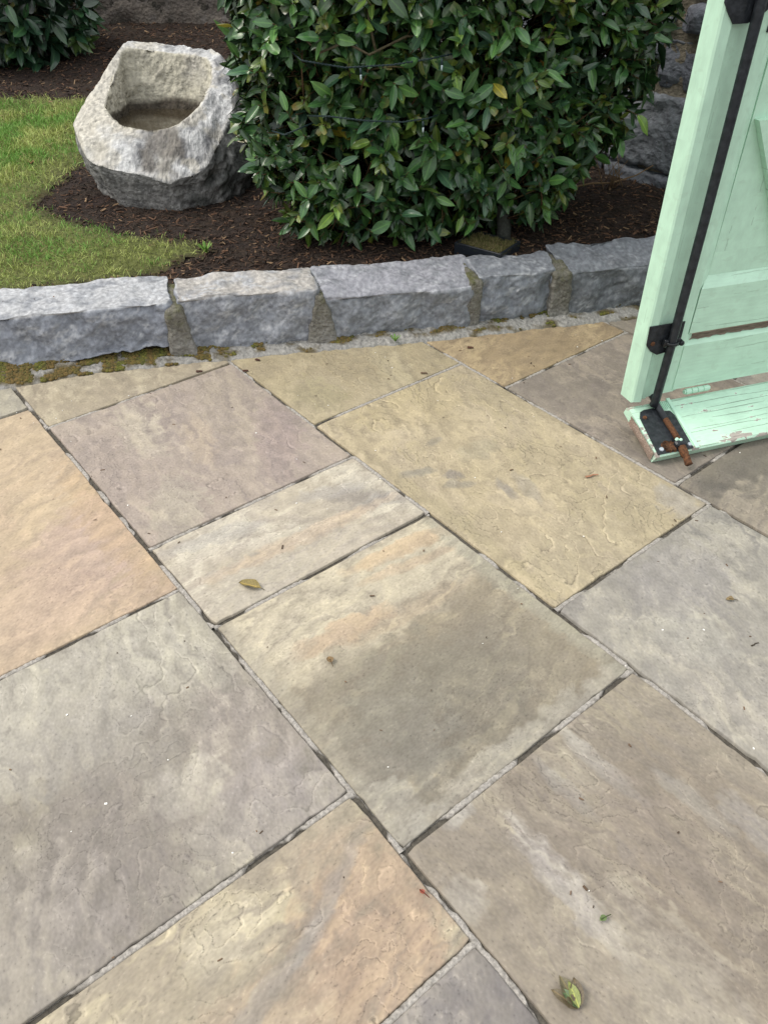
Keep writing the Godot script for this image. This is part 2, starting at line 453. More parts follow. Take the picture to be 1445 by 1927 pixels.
func build_slab(k: int, parent: Node, flip_tex := -1) -> void:
	var s: Dictionary = slab_list[k]
	var r: Array = s.r
	var g := 0.006
	var poly := PackedVector2Array([Vector2(r[0] + g, r[2] + g), Vector2(r[1] - g, r[2] + g), Vector2(r[1] - g, r[3] - g), Vector2(r[0] + g, r[3] - g)])
	# cut along the kerb
	var keep := PackedVector2Array()
	for q in [[-6.0, 0.004], [6.0, 0.004], [6.0, 8.0], [-6.0, 8.0]]:
		var p := wpos(q[0], 0.0, q[1])
		keep.append(Vector2(p.dot(GRID_A), p.dot(GRID_B)))
	var cut := Geometry2D.intersect_polygons(poly, keep)
	if cut.is_empty():
		return
	poly = cut[0]
	if Geometry2D.is_polygon_clockwise(poly):
		poly.reverse()
	var nz := noise(int(s.seed) * 31 + 7, 9.0, 3)
	var ring := wobble_ring(poly, nz, 0.0016)
	var rg := RandomNumberGenerator.new()
	rg.seed = 900 + k
	var lift := rg.randf_range(-0.0015, 0.0015)
	var tx := rg.randf_range(-0.003, 0.003)
	var ty := rg.randf_range(-0.003, 0.003)
	var mid := Vector2((r[0] + r[1]) * 0.5, (r[2] + r[3]) * 0.5)
	var n := ring.size()
	var mb := Mb.new()
	var inset := [0.0, 0.0, 0.0008, 0.0026]
	var down := [0.024, 0.0018, 0.0005, 0.0]
	var last := PackedVector2Array()
	for lv in 4:
		last = PackedVector2Array()
		for i in n:
			var q := ring[i]
			var t := (ring[(i + 1) % n] - ring[(i - 1 + n) % n]).normalized()
			q += Vector2(-t.y, t.x) * float(inset[lv]) * (1.0 + 0.6 * nz.get_noise_2d(q.x * 4.0, q.y * 4.0 + 9.0))
			last.append(q)
			var y := lift + (q.x - mid.x) * tx + (q.y - mid.y) * ty - float(down[lv]) * (1.0 + 0.5 * nz.get_noise_2d(q.x * 5.0 + 3.0, q.y * 5.0))
			mb.p(GRID_A * q.x + GRID_B * q.y + Vector3(0, y, 0), Color.WHITE, Vector2((q.x - r[0]) / (r[1] - r[0]), (q.y - r[2]) / (r[3] - r[2])))
	mb.grid(0, n, 4, true)
	for t in Geometry2D.triangulate_polygon(last):
		mb.ix.append(3 * n + t)
	# the triangulation must wind as the sides do
	var tri0 := mb.ix.size() - Geometry2D.triangulate_polygon(last).size()
	var a := mb.v[mb.ix[tri0]]
	var side_up := (mb.v[mb.ix[1]] - mb.v[mb.ix[0]]).cross(mb.v[mb.ix[2]] - mb.v[mb.ix[0]])
	var outw := mb.v[0] - (GRID_A * mid.x + GRID_B * mid.y)
	var sides_out := side_up.dot(outw) > 0
	var top_up := (mb.v[mb.ix[tri0 + 1]] - a).cross(mb.v[mb.ix[tri0 + 2]] - a).y > 0
	if sides_out != top_up:
		for i in range(tri0, mb.ix.size(), 3):
			var z := mb.ix[i]
			mb.ix[i] = mb.ix[i + 1]
			mb.ix[i + 1] = z
	if sides_out:
		mb.ix.reverse()
	var m := StandardMaterial3D.new()
	m.resource_name = "sandstone"
	m.albedo_color = Color(0.80, 0.80, 0.80)
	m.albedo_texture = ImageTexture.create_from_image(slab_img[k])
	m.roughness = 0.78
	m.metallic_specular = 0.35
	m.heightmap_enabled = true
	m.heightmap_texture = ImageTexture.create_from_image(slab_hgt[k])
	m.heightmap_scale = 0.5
	var arr := []
	arr.resize(Mesh.ARRAY_MAX)
	arr[Mesh.ARRAY_VERTEX] = mb.v
	arr[Mesh.ARRAY_TEX_UV] = mb.uv
	arr[Mesh.ARRAY_INDEX] = mb.ix
	var st := SurfaceTool.new()
	st.create_from_arrays(arr)
	st.generate_normals()
	st.set_material(m)
	part("slab", st.commit(), parent)


func joint(parent: Node, a: Vector2, b: Vector2, fill: float, seed_: int, mat: Material) -> void:
	# old pointing between two slabs: a lumpy ribbon that has come away along one side and is missing in places
	var len := a.distance_to(b)
	var n := maxi(8, int(len / 0.006))
	var d := (b - a) / len
	var nr := Vector2(-d.y, d.x)
	var nz := noise(seed_, 6.0, 3)
	var nf := noise(seed_ + 1, 120.0, 2)
	var side := 1.0 if seed_ % 3 else -1.0
	var mb := Mb.new()
	for i in n + 1:
		var s := len * i / n
		var q := a + d * s
		var have := clampf(fill + nz.get_noise_1d(s) * 2.1, 0.0, 1.0)
		var hw := 0.0078 * clampf(have * 1.4 + nf.get_noise_1d(s * 0.3 + 60.0) * 0.35, 0.18, 1.0)
		var off := side * (0.0068 - hw * 0.78) + nf.get_noise_1d(s + 20.0) * 0.0012
		var top := -0.0012 - (1.0 - have) * 0.0045 + nf.get_noise_1d(s) * 0.0016
		var tone := 0.35 + 0.65 * ssf(0.05, 0.55, have + nf.get_noise_1d(s * 2.0 + 9.0) * 0.5)
		var col := Color(0.50, 0.47, 0.425) * tone
		col.a = 1.0
		for e in [[-1.0, -0.022], [-0.92, top - 0.003 - 0.001], [-0.45, top + nf.get_noise_2d(s, 5.0) * 0.001], [0.45, top + nf.get_noise_2d(s, 9.0) * 0.001], [0.92, top - 0.004], [1.0, -0.022]]:
			var z := q + nr * (off + hw * float(e[0]) + nf.get_noise_2d(s, float(e[0]) * 3.0) * 0.0012)
			var dirt := clampf(absf(float(e[0])) * 1.5 - 0.75 + nf.get_noise_2d(s * 0.5, float(e[0]) + 30.0) * 0.9, 0.0, 0.85)
			mb.p(GRID_A * z.x + GRID_B * z.y + Vector3(0, e[1], 0), col.lerp(Color(0.13, 0.115, 0.09), dirt))
	mb.grid(0, 6, n + 1)
	part("mortar_joint", mb.mesh(mat, true, false), parent)


func build_patio() -> void:
	slab_list = slab_specs()
	slab_img.resize(slab_list.size())
	slab_hgt.resize(slab_list.size())
	var task := WorkerThreadPool.add_group_task(slab_pixels, slab_list.size())
	WorkerThreadPool.wait_for_group_task_completion(task)
	var mb := Mb.new()
	var c := []
	for q in [[-5.0, -0.1], [5.0, -0.1], [5.0, 4.6], [-5.0, 4.6]]:
		c.append(mb.p(wpos(q[0], -0.0080, q[1]), lin(0.125, 0.112, 0.094)))
	mb.quad(c[0], c[1], c[2], c[3])
	var soil := rock_mat("joint dirt", 71, 6.0, 0.4, 0.95)
	var bed := single("patio", mb.mesh(soil, true, false), "", "", Transform3D(), "", "structure")
	for k in slab_list.size():
		build_slab(k, bed)
	# slabs outside the frame, borrowed from those in it
	var extra := [[1, [-2.2, -1.3, 0.2, 0.8]], [12, [-1.3, -0.7, 0.2, 0.8]], [9, [-0.7, 0.2, 0.2, 0.8]], [8, [0.32, 0.94, -0.41, 0.2]], [2, [0.28, 0.9, -1.012, -0.41]], [6, [0.28, 0.9, -1.593, -1.012]], [11, [0.15, 1.05, -2.19, -1.593]], [12, [-0.98, -0.06, -2.8, -2.19]], [3, [0.2, 0.8, 0.2, 0.8]]]
	for e in extra:
		var s: Dictionary = slab_list[e[0]].duplicate()
		s.r = e[1]
		s.seed = int(s.seed) + 40
		slab_list.append(s)
		slab_img.append(slab_img[e[0]])
		slab_hgt.append(slab_hgt[e[0]])
		build_slab(slab_list.size() - 1, bed)
	var mat := rock_mat("pointing mortar", 81, 14.0, 0.18, 0.95)
	var js := [[-2.3, -0.41, -2.04, -0.41, 0.35], [-2.04, -0.41, -1.389, -0.41, 0.45], [-1.389, -0.41, -1.081, -0.41, 0.35], [-1.081, -0.41, -0.459, -0.41, 0.18], [-0.459, -0.41, 0.3, -0.41, 0.35],
		[-2.1, -1.012, -1.389, -1.012, 0.75], [-1.389, -1.012, -1.081, -1.012, 0.75], [-1.081, -1.012, -0.459, -1.012, 0.25], [-0.459, -1.012, 0.3, -1.012, 0.45],
		[-1.75, -1.593, -0.665, -1.593, 0.65], [-0.665, -1.593, 0.2, -1.593, 0.5], [-1.6, -2.19, 0.1, -2.19, 0.5],
		[-2.175, -0.41, -2.175, 0.2, 0.3], [-1.226, -0.41, -1.226, 0.2, 0.25], [-0.594, -0.41, -0.594, 0.2, 0.9], [-0.285, -0.41, -0.285, 0.2, 0.95],
		[-2.04, -0.8, -2.04, -0.41, 0.5], [-1.389, -1.012, -1.389, -0.41, 0.85], [-1.081, -1.012, -1.081, -0.41, 0.6], [-0.459, -1.012, -0.459, -0.41, 0.85],
		[-1.58, -1.593, -1.58, -1.012, 0.95], [-0.665, -1.593, -0.665, -1.012, 0.4], [-1.386, -2.19, -1.386, -1.593, 0.8], [-0.768, -2.19, -0.768, -1.593, 0.3], [-2.2, 0.2, 0.2, 0.2, 0.6]]
	for i in js.size():
		var j: Array = js[i]
		joint(bed, Vector2(j[0], j[1]), Vector2(j[2], j[3]), j[4], 300 + i, mat)


# ------------------------------------------------------------------ rough stones
# corners: 8 points ordered by (x lo/hi) + 2 (y lo/hi) + 4 (z lo/hi); tone(point, normal) gives the colour
func rock(corners: Array, cell: float, rr: float, amps: Array, seed_: int, tone: Callable, mat: Material, cuts := 0, deep := 0.02) -> ArrayMesh:
	var sx: float = ((corners[0] as Vector3).distance_to(corners[1]) + (corners[6] as Vector3).distance_to(corners[7])) * 0.5
	var sy: float = ((corners[0] as Vector3).distance_to(corners[2]) + (corners[5] as Vector3).distance_to(corners[7])) * 0.5
	var sz: float = ((corners[0] as Vector3).distance_to(corners[4]) + (corners[3] as Vector3).distance_to(corners[7])) * 0.5
	var hs := Vector3(sx, sy, sz) * 0.5
	var ax := ((corners[1] - corners[0]) as Vector3).normalized()
	var az := ((corners[4] - corners[0]) as Vector3).normalized()
	var ay := ((corners[2] - corners[0]) as Vector3).normalized()
	var n1 := noise(seed_, 6.0, 3, FastNoiseLite.TYPE_SIMPLEX_SMOOTH)
	var n2 := noise(seed_ + 1, 26.0, 4, FastNoiseLite.TYPE_SIMPLEX_SMOOTH)
	var nf := FastNoiseLite.new()
	nf.seed = seed_ + 2
	nf.noise_type = FastNoiseLite.TYPE_CELLULAR
	nf.cellular_return_type = FastNoiseLite.RETURN_DISTANCE
	nf.frequency = 11.0
	nf.fractal_type = FastNoiseLite.FRACTAL_FBM
	nf.fractal_octaves = 2
	nf.fractal_gain = 0.4
	nf.domain_warp_enabled = true
	nf.domain_warp_amplitude = 0.05
	nf.domain_warp_frequency = 9.0
	var mb := Mb.new()
	var half := [hs.x, hs.y, hs.z]
	var rg := RandomNumberGenerator.new()
	rg.seed = seed_
	var planes := []          # split faces: everything past such a plane is struck off
	for k in cuts:
		var kind := k % 4
		var pn := Vector3(rg.randfn(0, 0.016) / hs.x, rg.randfn(0, 0.013) / hs.y, 1.0)
		var eat := deep * rg.randf_range(0.15, 0.8)
		if kind == 1:
			pn = Vector3(rg.randfn(0, 0.018) / hs.x, rg.randf_range(0.5, 1.6), 1.0)
			eat *= 0.7
		elif kind == 2:
			pn = Vector3(rg.randf_range(0.6, 1.8) * (1.0 if rg.randf() < 0.5 else -1.0), rg.randfn(0, 0.25), 1.0)
			eat *= 0.7
		elif kind == 3:
			pn = Vector3(rg.randfn(0, 0.010) / hs.x, 1.0, rg.randfn(0, 0.010) / hs.z)
			eat *= 0.3
		pn = pn.normalized()
		planes.append([pn, hs.x * absf(pn.x) + hs.y * absf(pn.y) + hs.z * absf(pn.z) - eat])
	for axis in 3:
		var u := (axis + 1) % 3
		var w := (axis + 2) % 3
		var nu := maxi(3, int(2.0 * float(half[u]) / cell))
		var nw := maxi(3, int(2.0 * float(half[w]) / cell))
		for sgn in [-1.0, 1.0]:
			var at := mb.v.size()
			for j in nw + 1:
				for i in nu + 1:
					var q := Vector3.ZERO
					q[axis] = float(half[axis]) * sgn
					q[u] = float(half[u]) * (2.0 * i / nu - 1.0)
					q[w] = float(half[w]) * (2.0 * j / nw - 1.0)
					var inn := Vector3(clampf(q.x, -hs.x + rr, hs.x - rr), clampf(q.y, -hs.y + rr, hs.y - rr), clampf(q.z, -hs.z + rr, hs.z - rr))
					var d := (q - inn).normalized()
					var l := inn + d * rr
					for pl in planes:
						var over: float = (pl[0] as Vector3).dot(l) - float(pl[1])
						if over > 0.0:
							l -= (pl[0] as Vector3) * over
					var f := (l / hs + Vector3.ONE) * 0.5
					var pos := Vector3.ZERO
					for k in 8:
						var wt := (f.x if k & 1 else 1.0 - f.x) * (f.y if k & 2 else 1.0 - f.y) * (f.z if k & 4 else 1.0 - f.z)
						pos += (corners[k] as Vector3) * wt
					var nrm := (ax * d.x + ay * d.y + az * d.z).normalized()
					var e := n1.get_noise_3dv(pos) * float(amps[0]) + n2.get_noise_3dv(pos) * float(amps[1]) + (0.4 - nf.get_noise_3dv(pos) - 1.0) * float(amps[2])
					if d.y > 0.7:
						e *= 0.55
					pos += nrm * e
					mb.p(pos, tone.call(pos, nrm, d))
			var before := mb.ix.size()
			mb.grid(at, nu + 1, nw + 1)
			if sgn < 0:
				for t in range(before, mb.ix.size(), 3):
					var z := mb.ix[t]
					mb.ix[t] = mb.ix[t + 1]
					mb.ix[t + 1] = z
	return mb.mesh(mat)


func hexa(w0b: float, w1b: float, w0t: float, w1t: float, y0: float, y1: float, yf0: float, yf1: float, yb: float, back: float, front: float, shift := 0.0) -> Array:
	# kerb stone: bottom/top ends along the wall, bottom heights left/right, front arris heights left/right, back height
	return [wpos(w0b, y0, back), wpos(w1b, y1, back), wpos(w0t + shift, yb, back), wpos(w1t + shift, yb, back),
		wpos(w0b, y0, front), wpos(w1b, y1, front), wpos(w0t, yf0, front - 0.02), wpos(w1t, yf1, front - 0.02)]


func kerb_tone(seed_: int, front: Color, top: Color, vein: float) -> Callable:
	var a := noise(seed_, 6.0, 3)
	var b := noise(seed_ + 1, 11.0, 4, FastNoiseLite.TYPE_SIMPLEX_SMOOTH, 0.04)
	b.fractal_type = FastNoiseLite.FRACTAL_RIDGED
	var c := noise(seed_ + 2, 30.0, 4)
	return func(p: Vector3, n: Vector3, d: Vector3) -> Color:
		# the bedding of the stone runs aslant, so its scuffs and veins do too
		var q := Vector3(p.x * 0.7 + p.y * 0.7, (p.y - p.x * 0.45) * 2.0, p.z * 1.4)
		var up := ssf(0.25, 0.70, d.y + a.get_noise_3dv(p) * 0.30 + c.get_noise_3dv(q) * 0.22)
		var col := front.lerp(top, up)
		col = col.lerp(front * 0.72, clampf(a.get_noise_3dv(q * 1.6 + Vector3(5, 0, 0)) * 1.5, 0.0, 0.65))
		col *= 1.0 + c.get_noise_3dv(q * 0.8 + Vector3(3, 0, 0)) * 0.22
		var v := clampf((b.get_noise_3dv(q) - 0.38) * 2.6, 0.0, 1.0) * vein * clampf(0.45 + a.get_noise_3dv(p * 1.5 + Vector3(0, 9, 0)) * 2.0, 0.0, 1.0)
		v = maxf(v, clampf(c.get_noise_3dv(q * 2.4) * 3.0 - 1.2, 0.0, 1.0) * vein * 0.8)
		v = maxf(v, ssf(0.35, 0.6, d.y) * ssf(0.9, 0.65, d.y) * vein * clampf(0.55 + a.get_noise_3dv(p * 3.0) * 1.6, 0.0, 0.8))
		col = col.lerp(Color(0.60, 0.62, 0.65), v)
		col.a = 1.0
		return col


func build_kerb() -> void:
	var wall := thing("low_kerb_wall", "low kerb wall of rough grey limestone blocks between paving and planted bed", "kerb wall", wpos(0, 0, -0.1))
	var inv := Transform3D(Basis(), -wall.position)
	var mat := rock_mat("limestone", 91, 5.0, 0.8, 0.82)
	var chips := noise_tex(97, 0.022, 3, Color.BLACK, Color.WHITE, 512, 16.0, FastNoiseLite.TYPE_CELLULAR)
	mat.heightmap_texture = chips
	mat.heightmap_scale = 0.3
	var grey := Color(0.168, 0.175, 0.195)
	var stones := [
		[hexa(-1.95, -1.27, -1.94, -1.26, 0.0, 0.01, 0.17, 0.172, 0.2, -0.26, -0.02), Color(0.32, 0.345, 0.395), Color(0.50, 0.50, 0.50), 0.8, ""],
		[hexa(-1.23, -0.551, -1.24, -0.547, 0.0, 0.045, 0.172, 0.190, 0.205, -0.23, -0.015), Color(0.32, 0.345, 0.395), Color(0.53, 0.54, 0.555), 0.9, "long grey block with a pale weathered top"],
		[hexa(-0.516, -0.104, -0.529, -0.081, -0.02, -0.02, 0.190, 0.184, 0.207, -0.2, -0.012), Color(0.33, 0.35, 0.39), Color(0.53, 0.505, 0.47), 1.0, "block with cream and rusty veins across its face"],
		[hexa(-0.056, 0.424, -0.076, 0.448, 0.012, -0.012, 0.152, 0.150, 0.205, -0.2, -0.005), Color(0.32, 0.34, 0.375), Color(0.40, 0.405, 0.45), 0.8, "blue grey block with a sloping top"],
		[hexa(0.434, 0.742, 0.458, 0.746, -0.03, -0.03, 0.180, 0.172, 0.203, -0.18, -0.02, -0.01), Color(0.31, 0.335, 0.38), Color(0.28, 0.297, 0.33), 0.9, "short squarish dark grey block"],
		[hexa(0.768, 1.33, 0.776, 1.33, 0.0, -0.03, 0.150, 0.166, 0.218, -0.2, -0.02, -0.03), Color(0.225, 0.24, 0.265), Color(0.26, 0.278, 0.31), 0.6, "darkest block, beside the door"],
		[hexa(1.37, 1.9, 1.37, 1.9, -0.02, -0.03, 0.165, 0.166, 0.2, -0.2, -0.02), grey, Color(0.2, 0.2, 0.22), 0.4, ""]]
	for i in stones.size():
		var s: Array = stones[i]
		var cell := 0.0065 if i > 0 and i < 6 else 0.016
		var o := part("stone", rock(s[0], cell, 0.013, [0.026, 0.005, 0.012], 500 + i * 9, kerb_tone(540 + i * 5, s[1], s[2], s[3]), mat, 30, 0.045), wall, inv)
		if s[4]:
			o.set_meta("label", s[4])
	# mortar between the blocks, wider towards the foot, mossy on top
	var mm := rock_mat("old wall mortar", 95, 7.0, 0.6, 0.95)
	var mn := noise(77, 14.0, 4)
	var mtone := func(p: Vector3, _n: Vector3, d: Vector3) -> Color:
		var h := p.y / 0.19
		var col := Color(0.225, 0.215, 0.18).lerp(Color(0.33, 0.32, 0.295), clampf(1.0 - h * 1.6 + mn.get_noise_3dv(p), 0.0, 1.0))
		col = col.lerp(Color(0.105, 0.11, 0.028), clampf((h - 0.78) * 2.4 + mn.get_noise_3dv(p * 2.0) * 1.2, 0.0, 0.9))
		col.a = 1.0
		return col
	var ms := [[-1.28, -1.21, -1.27, -1.22, 0.01, -0.020], [-0.575, -0.478, -0.565, -0.512, -0.005, -0.010], [-0.135, -0.018, -0.096, -0.062, 0.0, -0.010], [0.395, 0.462, 0.43, 0.474, -0.01, -0.018], [0.715, 0.80, 0.728, 0.795, 0.0, -0.026], [1.31, 1.39, 1.32, 1.38, 0.0, -0.03]]
	for i in ms.size():
		var q: Array = ms[i]
		part("mortar", rock(hexa(q[0], q[1], q[2], q[3], q[4] - 0.01, q[4] - 0.01, 0.168, 0.168, 0.19, -0.2, q[5]), 0.008, 0.014, [0.008, 0.006, 0.006], 620 + i * 7, mtone, mm), wall, inv)
	# the mortar fillet along the foot, with moss growing where it is deep
	var fil := Mb.new()
	var fn := noise(88, 5.0, 4)
	var ff := noise(89, 40.0, 3)
	var nu := 420
	var rows := 12
	for j in rows:
		var t := float(j) / (rows - 1)
		for i in nu:
			var w := lerpf(-1.95, 1.5, float(i) / (nu - 1))
			var wide := 0.020 + 0.050 * ssf(-0.75, -1.15, w) + 0.012 * fn.get_noise_1d(w * 2.0) + 0.007 * ff.get_noise_1d(w)
			if w > -0.1:
				wide += 0.012 * ssf(-0.1, 0.1, w) - 0.012 * ssf(0.3, 0.9, w)
			var high := 0.030 + 0.022 * ssf(-0.8, -1.1, w) + 0.010 * fn.get_noise_1d(w * 3.0 + 40.0)
			var m := lerpf(-0.075, wide, t)
			var y := lerpf(high, 0.0022, pow(t, 0.8)) + ff.get_noise_2d(w, t * 0.15) * 0.006 * (1.0 - t) + 0.004 * sin(t * PI)
			if j == rows - 1:
				y = -0.012
			var moss := ssf(0.10, 0.40, fn.get_noise_2d(w * 1.6 + 3.0, t * 0.3) + 0.40 - t * 0.40 + (0.30 if w < -0.45 else -0.05))
			var col := Color(0.40, 0.39, 0.365).lerp(Color(0.135, 0.105, 0.045), moss * 0.9)
			col = col * (1.0 + ff.get_noise_2d(w * 1.4, t * 0.4) * 0.35)
			col.a = 1.0
			fil.p(wpos(w, y, m), col)
	fil.grid(0, nu, rows)
	var fo := part("mortar_fillet", fil.mesh(mm, true, false), wall, inv)
	var rg := RandomNumberGenerator.new()
	rg.seed = 5
	var where := []
	var cols := PackedColorArray()
	for i in 16000:
		var w := rg.randf_range(-1.3, 1.0)
		var t := rg.randf()
		var dens := fn.get_noise_2d(w * 1.6 + 3.0, t * 0.3) + 0.22 - t * 0.40 + (0.30 if w < -0.45 else -0.12)
		if dens < 0.12 + rg.randf() * 0.2:
			continue
		var wide := 0.015 + 0.045 * ssf(-0.75, -1.15, w)
		var high := 0.030 + 0.022 * ssf(-0.8, -1.1, w)
		var sc := rg.randf_range(0.003, 0.007)
		where.append(Transform3D(Basis.from_euler(Vector3(rg.randf() * 3, rg.randf() * 6, rg.randf() * 3)).scaled(Vector3(sc, sc * 0.8, sc)), wpos(w, lerpf(high, 0.004, pow(t, 0.8)), lerpf(-0.055, wide, t))))
		var g := clampf(fn.get_noise_1d(w * 4.0 + 11.0) * 1.4 + rg.randf_range(-0.3, 0.3) + 0.25, 0.0, 1.0)
		cols.append(Color(0.15, 0.10, 0.035).lerp(Color(0.125, 0.135, 0.025), g).lerp(Color(0.035, 0.04, 0.015), rg.randf() * 0.75))
	var ball := SphereMesh.new()
	ball.radial_segments = 6
	ball.rings = 3
	ball.radius = 1.0
	ball.height = 2.0
	ball.material = plain_mat("moss", Color.WHITE, 1.0, true)
	many("moss", ball, where, cols, fo)


# ------------------------------------------------------------------ planted bed and lawn
var bed_n := noise(41, 1.6, 4)
var bed_f := noise(42, 16.0, 4)


func bed_h(x: float, z: float) -> float:
	var far := ssf(-4.2, -6.4, z)
	return 0.176 + bed_n.get_noise_2d(x, z) * 0.022 + far * 0.16 - 0.012 * ssf(-2.75, -2.5, z)


const LAWN := [-4.5, -1.62, -1.6, -2.27, -1.2, -2.36, -1.02, -2.42, -0.84, -2.50, -0.70, -2.60, -0.62, -2.70, -0.66, -2.80, -0.80, -2.84, -0.97, -2.86, -1.13, -2.96, -1.28, -3.06, -1.39, -3.18, -1.40, -3.32, -1.37, -3.47, -1.38, -3.62, -1.36, -3.9, -1.34, -4.3, -1.42, -4.62, -1.68, -4.82, -2.2, -4.84, -3.2, -4.7, -4.5, -4.6]


func lawn_d(x: float, z: float) -> float:
	# signed distance to the edge of the grass, positive inside
	var p := Vector2(x, z)
	var best := 1e9
	var inside := false
	var n := LAWN.size() / 2
	for i in n:
		var a := Vector2(LAWN[2 * i], LAWN[2 * i + 1])
		var j := (i + 1) % n
		var b := Vector2(LAWN[2 * j], LAWN[2 * j + 1])
		best = minf(best, p.distance_squared_to(Geometry2D.get_closest_point_to_segment(p, a, b)))
		if (a.y > z) != (b.y > z) and x < (b.x - a.x) * (z - a.y) / (b.y - a.y) + a.x:
			inside = not inside
	return sqrt(best) * (1.0 if inside else -1.0) + bed_f.get_noise_2d(x * 0.6, z * 0.6) * 0.05


func build_ground() -> void:
	var far := Mb.new()
	var c := []
	for q in [[-40.0, -40.0], [40.0, -40.0], [40.0, 40.0], [-40.0, 40.0]]:
		c.append(far.p(Vector3(q[0], -0.03, q[1]), lin(0.14, 0.12, 0.09)))
	far.quad(c[0], c[1], c[2], c[3])
	var soil := rock_mat("bark mulch", 61, 3.0, 2.0, 1.0)
	single("ground", far.mesh(soil, true, false), "", "", Transform3D(), "", "structure")
	# bark mulch
	var mb := Mb.new()
	var nx := 150
	var nz := 130
	for j in nz:
		var t := float(j) / (nz - 1)
		for i in nx:
			var w := lerpf(-4.6, 4.0, float(i) / (nx - 1))
			var p := wpos(w, 0.0, lerpf(-0.13, -5.4, pow(t, 1.5)))
			var y := bed_h(p.x, p.z) + bed_f.get_noise_2d(p.x * 2.0, p.z * 2.0) * 0.008
			mb.p(Vector3(p.x, y, p.z), Color(0.042, 0.028, 0.0205) * (1.0 + bed_f.get_noise_2d(p.x, p.z) * 0.5))
	mb.grid(0, nx, nz)
	var bed := single("mulch_bed", mb.mesh(soil, true, false), "", "", Transform3D(), "", "structure")
	var rg := RandomNumberGenerator.new()
	rg.seed = 12
	var chip := Mb.new()
	chip.box(Transform3D(), Vector3(0.5, 0.12, 0.24), Color.WHITE, 0.03)
	var k := [chip.v.size()]
	for i in k[0]:
		var p := chip.v[i]
		chip.v[i] = Vector3(p.x, p.y + 0.16 * p.x * p.x, p.z * (1.0 - 0.5 * absf(p.x)) + 0.1 * p.x)
	var cm := chip.mesh(plain_mat("bark chip", Color.WHITE, 0.95, true), false)
	var where := []
	var cols := PackedColorArray()
	for i in 62000:
		var w := rg.randf_range(-2.6, 2.0)
		var p := wpos(w, 0.0, -0.15 - 4.4 * pow(rg.randf(), 1.7))
		var ld := lawn_d(p.x, p.z) if p.x < -0.4 else -1.0
		if ld > 0.03 and rg.randf() > maxf(0.03, 0.5 - ld * 4.0):
			continue
		var len := rg.randf_range(0.006, 0.022) * (1.0 + 0.7 * pow(rg.randf(), 5.0))
		if p.z < -4.0:
			len *= 1.3
		var b := Basis.from_euler(Vector3(rg.randfn(0, 0.35), rg.randf() * TAU, rg.randfn(0, 0.3))).scaled_local(Vector3(len, len * rg.randf_range(0.3, 0.6), len * rg.randf_range(0.3, 0.8)))
		where.append(Transform3D(b, Vector3(p.x, bed_h(p.x, p.z) + bed_f.get_noise_2d(p.x * 2.0, p.z * 2.0) * 0.008 + rg.randf_range(0.0, 0.007), p.z)))
		var f := pow(rg.randf(), 3.2)
		cols.append(Color(0.027, 0.019, 0.015).lerp(Color(0.155, 0.086, 0.052), f) if rg.randf() > 0.05 else Color(0.24, 0.16, 0.095))
	many("bark_chips", cm, where, cols, bed)
	# lawn: the soil under the grass, then the blades
	var lm := Mb.new()
	var id := {}
	var step := 0.035
	for j in range(int(-4.95 / step), int(-1.5 / step)):
		for i in range(int(-4.5 / step), int(-0.5 / step)):
			var x := i * step
			var z := j * step
			if lawn_d(x + step * 0.5, z + step * 0.5) < 0.0 or (Vector3(x, 0, z) - WALL_AT).dot(WALL_M) > -0.2:
				continue
			var q := []
			for e in [[0, 0], [1, 0], [1, 1], [0, 1]]:
				var key := Vector2i(i + e[0], j + e[1])
				if not id.has(key):
					var px: float = key.x * step
					var pz: float = key.y * step
					var d := lawn_d(px, pz)
					id[key] = lm.p(Vector3(px, bed_h(px, pz) + 0.010 * ssf(-0.02, 0.1, d) + 0.002 + bed_f.get_noise_2d(px, pz) * 0.006, pz), Color(0.15, 0.17, 0.05).lerp(Color(0.05, 0.035, 0.02), ssf(0.09, -0.02, d)))
				q.append(id[key])
			lm.quad(q[0], q[1], q[2], q[3])
	var lawn := single("lawn", lm.mesh(soil, true, false), "", "", Transform3D(), "", "structure")
	var bl := Mb.new()
	for e in [[0.0, 0.5, 0.0], [0.5, 0.42, 0.10], [0.85, 0.25, 0.33]]:
		bl.p(Vector3(-float(e[1]) * 0.09, e[0], e[2]))
		bl.p(Vector3(float(e[1]) * 0.09, e[0], e[2]))
	bl.p(Vector3(0, 1.0, 0.62))
	bl.grid(0, 2, 3)
	bl.tri(4, 5, 6)
	var gm := plain_mat("grass", Color.WHITE, 0.6, true)
	gm.backlight_enabled = true
	gm.backlight = Color(0.25, 0.25, 0.25)
	var bm := bl.mesh(gm, true, false)
	where = []
	cols = PackedColorArray()
	for i in 150000:
		var x := rg.randf_range(-2.75, -0.5)
		var z := -2.2 - 2.8 * pow(rg.randf(), 1.25)
		var d := lawn_d(x, z)
		if d < -0.02 or d < rg.randf() * 0.10 - 0.03 or (Vector3(x, 0, z) - WALL_AT).dot(WALL_M) > -0.2:
			continue
		var patch := bed_n.get_noise_2d(x * 1.5 + 9.0, z * 1.5) + bed_f.get_noise_2d(x * 0.5, z * 0.5) * 0.6
		var thin := ssf(0.32, 0.0, d + bed_f.get_noise_2d(x * 0.9 + 5.0, z * 0.9) * 0.25) * 0.8
		if rg.randf() < thin:
			continue
		var h := rg.randf_range(0.014, 0.036) * (1.0 - 0.3 * thin) * (1.15 if z < -3.4 else 0.85)
		var b := Basis.from_euler(Vector3(rg.randfn(0, 0.5), rg.randf() * TAU, rg.randfn(0, 0.5))).scaled_local(Vector3(maxf(h, 0.024), h, h))
		where.append(Transform3D(b, Vector3(x, bed_h(x, z) + 0.006, z)))
